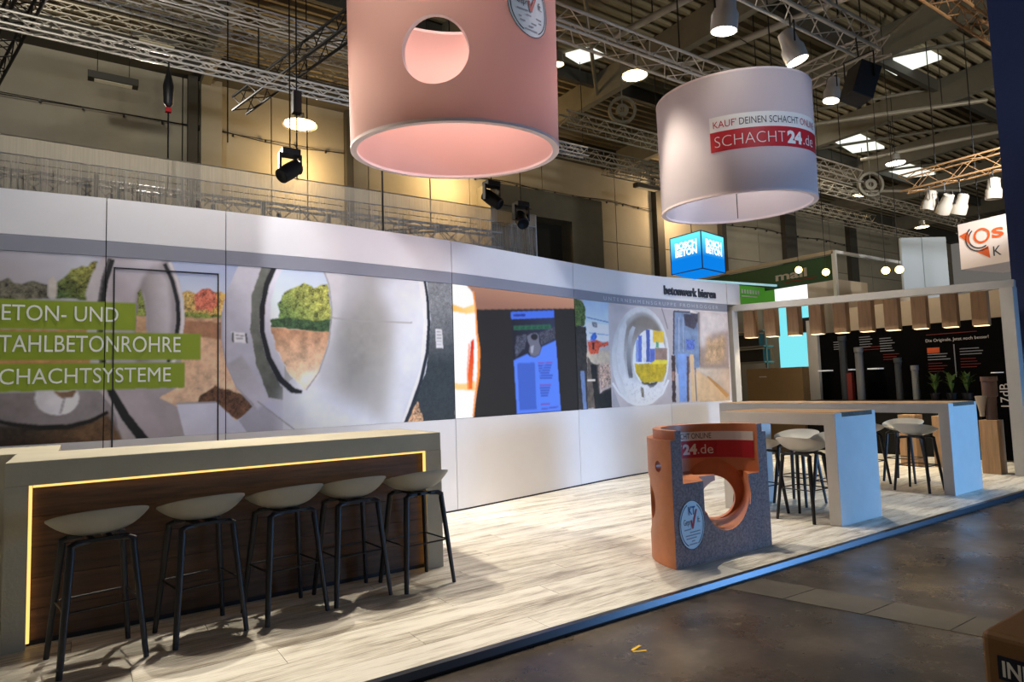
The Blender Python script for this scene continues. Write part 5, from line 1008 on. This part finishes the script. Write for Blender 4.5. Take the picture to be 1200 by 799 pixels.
def coil(x, y, z, r, lb):
    t = thing('hose_reel', lb, 'reel', (x, y, z), 'round reels on the roof'); M = Matrix.Rotation(PI/2, 3, 'X') ; M = Matrix.Rotation(-.6, 3, 'Z') @ M
    MB().lathe([(r, -.06), (r, .06), (r*.82, .06), (r*.82, -.06)], (x, y, z), 28, M, close=True).build('outer_ring', steel, t, smooth=True); MB().lathe([(r*.45, -.05), (r*.45, .05), (r*.2, .05), (r*.2, -.05)], (x, y, z), 20, M, close=True).build('hub', steel, t, smooth=True); MB().tube([(x, y, z+r*.9), (x, y, 10.40)], .02, 6).build('hanger', steel, t); MB().tube([(x, y, z-r*.9), (x, y, z+r*.9)], .02, 6).build('spoke', steel, t)
coil(11.6, 11.8, 8.55, .36, 'round reel under the roof between the drums'); coil(21.5, 10.6, 7.75, .42, 'round reel under the roof right of the white drum')
# chain hoists, rope and cable lines
def hoist(x, y, z0, z1, lb, hook=True):
    t = thing('chain_hoist', lb, 'hoist', (x, y, z0), 'hoist chains from the roof'); MB().tube([(x, y, z0), (x, y, z1)], .011, 5).build('chain', black, t)
    if hook: MB().lathe([(.02, -.3), (.06, -.25), (.07, 0), (.05, .1), (.01, .28)], (x, y, z1-.35), 12).build('hook_block', black, t, smooth=True); MB().box(x-.035, x+.035, y-.035, y+.035, z1-.72, z1-.66).build('red_hook', redm, t)
    return t
hoist(.96, 9.75, 4.3, 6.11, 'hoist chain hanging down behind the veil at left'); hm = hoist(2.62, 9.45, 4.6, 9.6, 'hoist chain with dark motor at the warm lamp, left of the pink drum', False); hoist(1.95, 11.05, 5.6, 10.40, 'hoist chain at the end of the black truss', False)
MB().box(2.56, 2.68, 9.39, 9.51, 5.62, 5.95).build('hoist_motor', mat('hoist_dark', (40, 30, 30), .5), hm)
tag(MB().tube([(3.39, 8.1, 3.2), (3.39, 8.1, 10.40)], .014, 6).build('black_rope', black), 'black rope hanging below the pink drum', 'rope')
tag(MB().tube([(7.39, 5.41, 3.65), (7.39, 5.41, 5.3)], .006, 5).build('drum_cord', black), 'thin cord hanging through the white drum', 'cord')
for k, (c, f, R_, H_) in enumerate((((3.02, 5.37), fp, 1.0, 1.6), ((7.39, 5.41), fw_, 1.0, 1.48))):
    par = pk if k == 0 else wd
    for a in (.5, 2.6, 4.7): p = f(a, H_, .97); MB().tube([p, (c[0]+.2*math.cos(a), 6.37 if abs(p.y-6.37) < .6 else c[1]+.2*math.sin(a), 6.085)], .006, 5).build('suspension_wire', black, par)
for par, f, H_ in ((pk, fp, 1.6), (wd, fw_, 1.48)):
    for a in (.5, .5+PI/2): MB().tube([f(a, H_-.03, .95), f(a+PI, H_-.03, .95)], .012, 6).build('spider_bar', trussgrey, par)
cb = thing('wall_cable', 'dark festoon cable with sockets along the hall wall', 'cable', (6, 17.9, 8.4)); pts = []
for x in np.linspace(-8, 34, 85): pts.append((x, 17.9, 8.42+.07*math.cos((x-2.2)*1.3) if x > 2.2 else 8.42+.03*math.sin(x)))
MB().tube(pts, .013, 5).build('cable', black, cb)
so = MB()
for x in np.arange(-7.5, 34, .83): so.box(x-.022, x+.022, 17.87, 17.93, 8.36, 8.43)
tag(so.build('sockets', black, cb), kind='stuff')
# veil above the wall
vl = thing('white_veil', 'translucent white veil hanging above the curved wall', 'curtain', (1.5, 9.0, 3.0)); n = 160; X_ = np.linspace(-5, 6.63, n)
vf = lambda z0, z1, am: MB().add([(x, 9.0+am*math.sin(x*31)+am*.7*math.sin(x*17.3), z) for z in (z0, z1) for x in X_], [(i, i+1, n+i+1, n+i) for i in range(n-1)])
vf(2.6, 4.26, .02).build('veil_cloth', veil, vl, smooth=True); vf(4.262, 4.475, .003).build('veil_header', veild, vl)
MB().tube([(-5, 9.0, 4.262), (6.63, 9.0, 4.262)], .008, 5).build('veil_batten', alu, vl); MB().tube([(6.63, 9.0, 2.6), (6.63, 9.0, 4.475)], .01, 6).build('veil_edge', whitep, vl); MB().tube([(-5, 9.0, 4.475), (6.63, 9.0, 4.475)], .008, 5).build('veil_batten', trussgrey, vl)
st_ = MB()
for k in range(110):
    x = random.uniform(-2.5, 6.5) if k % 3 else random.uniform(-1.2, 1.2); z1 = random.uniform(3.7, 4.2); st_.tube([(x, 9.14, 2.8), (x+random.uniform(-.02, .02), 9.14, z1)], .006, 4, caps=False)
tag(st_.build('veil_string', steeld, vl), kind='stuff')
for x, w_, z1, lb in ((.25, .14, 4.28, 'grey post cluster behind the veil, leftmost'), (1.35, .16, 4.22, 'grey post cluster behind the veil, second from left'), (2.25, .14, 4.2, 'grey post cluster behind the veil, third from left'), (3.25, .2, 4.15, 'grey post cluster behind the veil, left of the black rope')):
    t = thing('rear_post', lb, 'post', (x, 9.5, -.05), 'grey posts behind the veil')
    for k in range(4): MB().box(x-w_+k*w_*.6, x-w_+k*w_*.6+.05, 9.4+.05*k, 9.46+.05*k, -.05, z1-.1*((k*7) % 4)).build('post', steeld, t)
fr_ = thing('rear_stand_frame', 'pale tubular stand frame seen through the veil', 'frame', (1.5, 11, -.05))
for z in (3.75, 4.0): MB().tube([(-1, 10.9, z), (4.2, 10.9, z)], .025, 6).build('rail', whitep, fr_)
for x in (-1, .6, 1.75, 2.9, 4.2): MB().tube([(x, 10.9, -.05), (x, 10.9, 4.0)], .025, 6).build('upright', whitep, fr_)
# dark annex inside the hall
an = thing('hall_annex', 'dark block of a hall annex with an open gate behind the veil end', 'building', (13, 17, -.05)); ax_ = MB(); ax_.box(10.7, 12.3, 16.9, 17.74, -.05, 8.0); ax_.box(14.0, 15.4, 16.9, 17.74, -.05, 8.0); ax_.box(12.3, 14.0, 16.9, 17.74, 7.1, 8.0); ax_.build('annex_body', annexm, an); MB().box(12.3, 14.0, 17.5, 17.7, -.05, 7.1).build('gate', mat('gate_dark', (30, 30, 28), .8), an)
for z in (5.2, 5.9, 6.6, 7.3): MB().box(10.72, 12.28, 16.88, 16.9, z, z+.02).build('cladding_joint', joint, an)
print('tris', sum(len(p.vertices)-2 for o in SC.objects if o.type == 'MESH' for p in o.data.polygons))
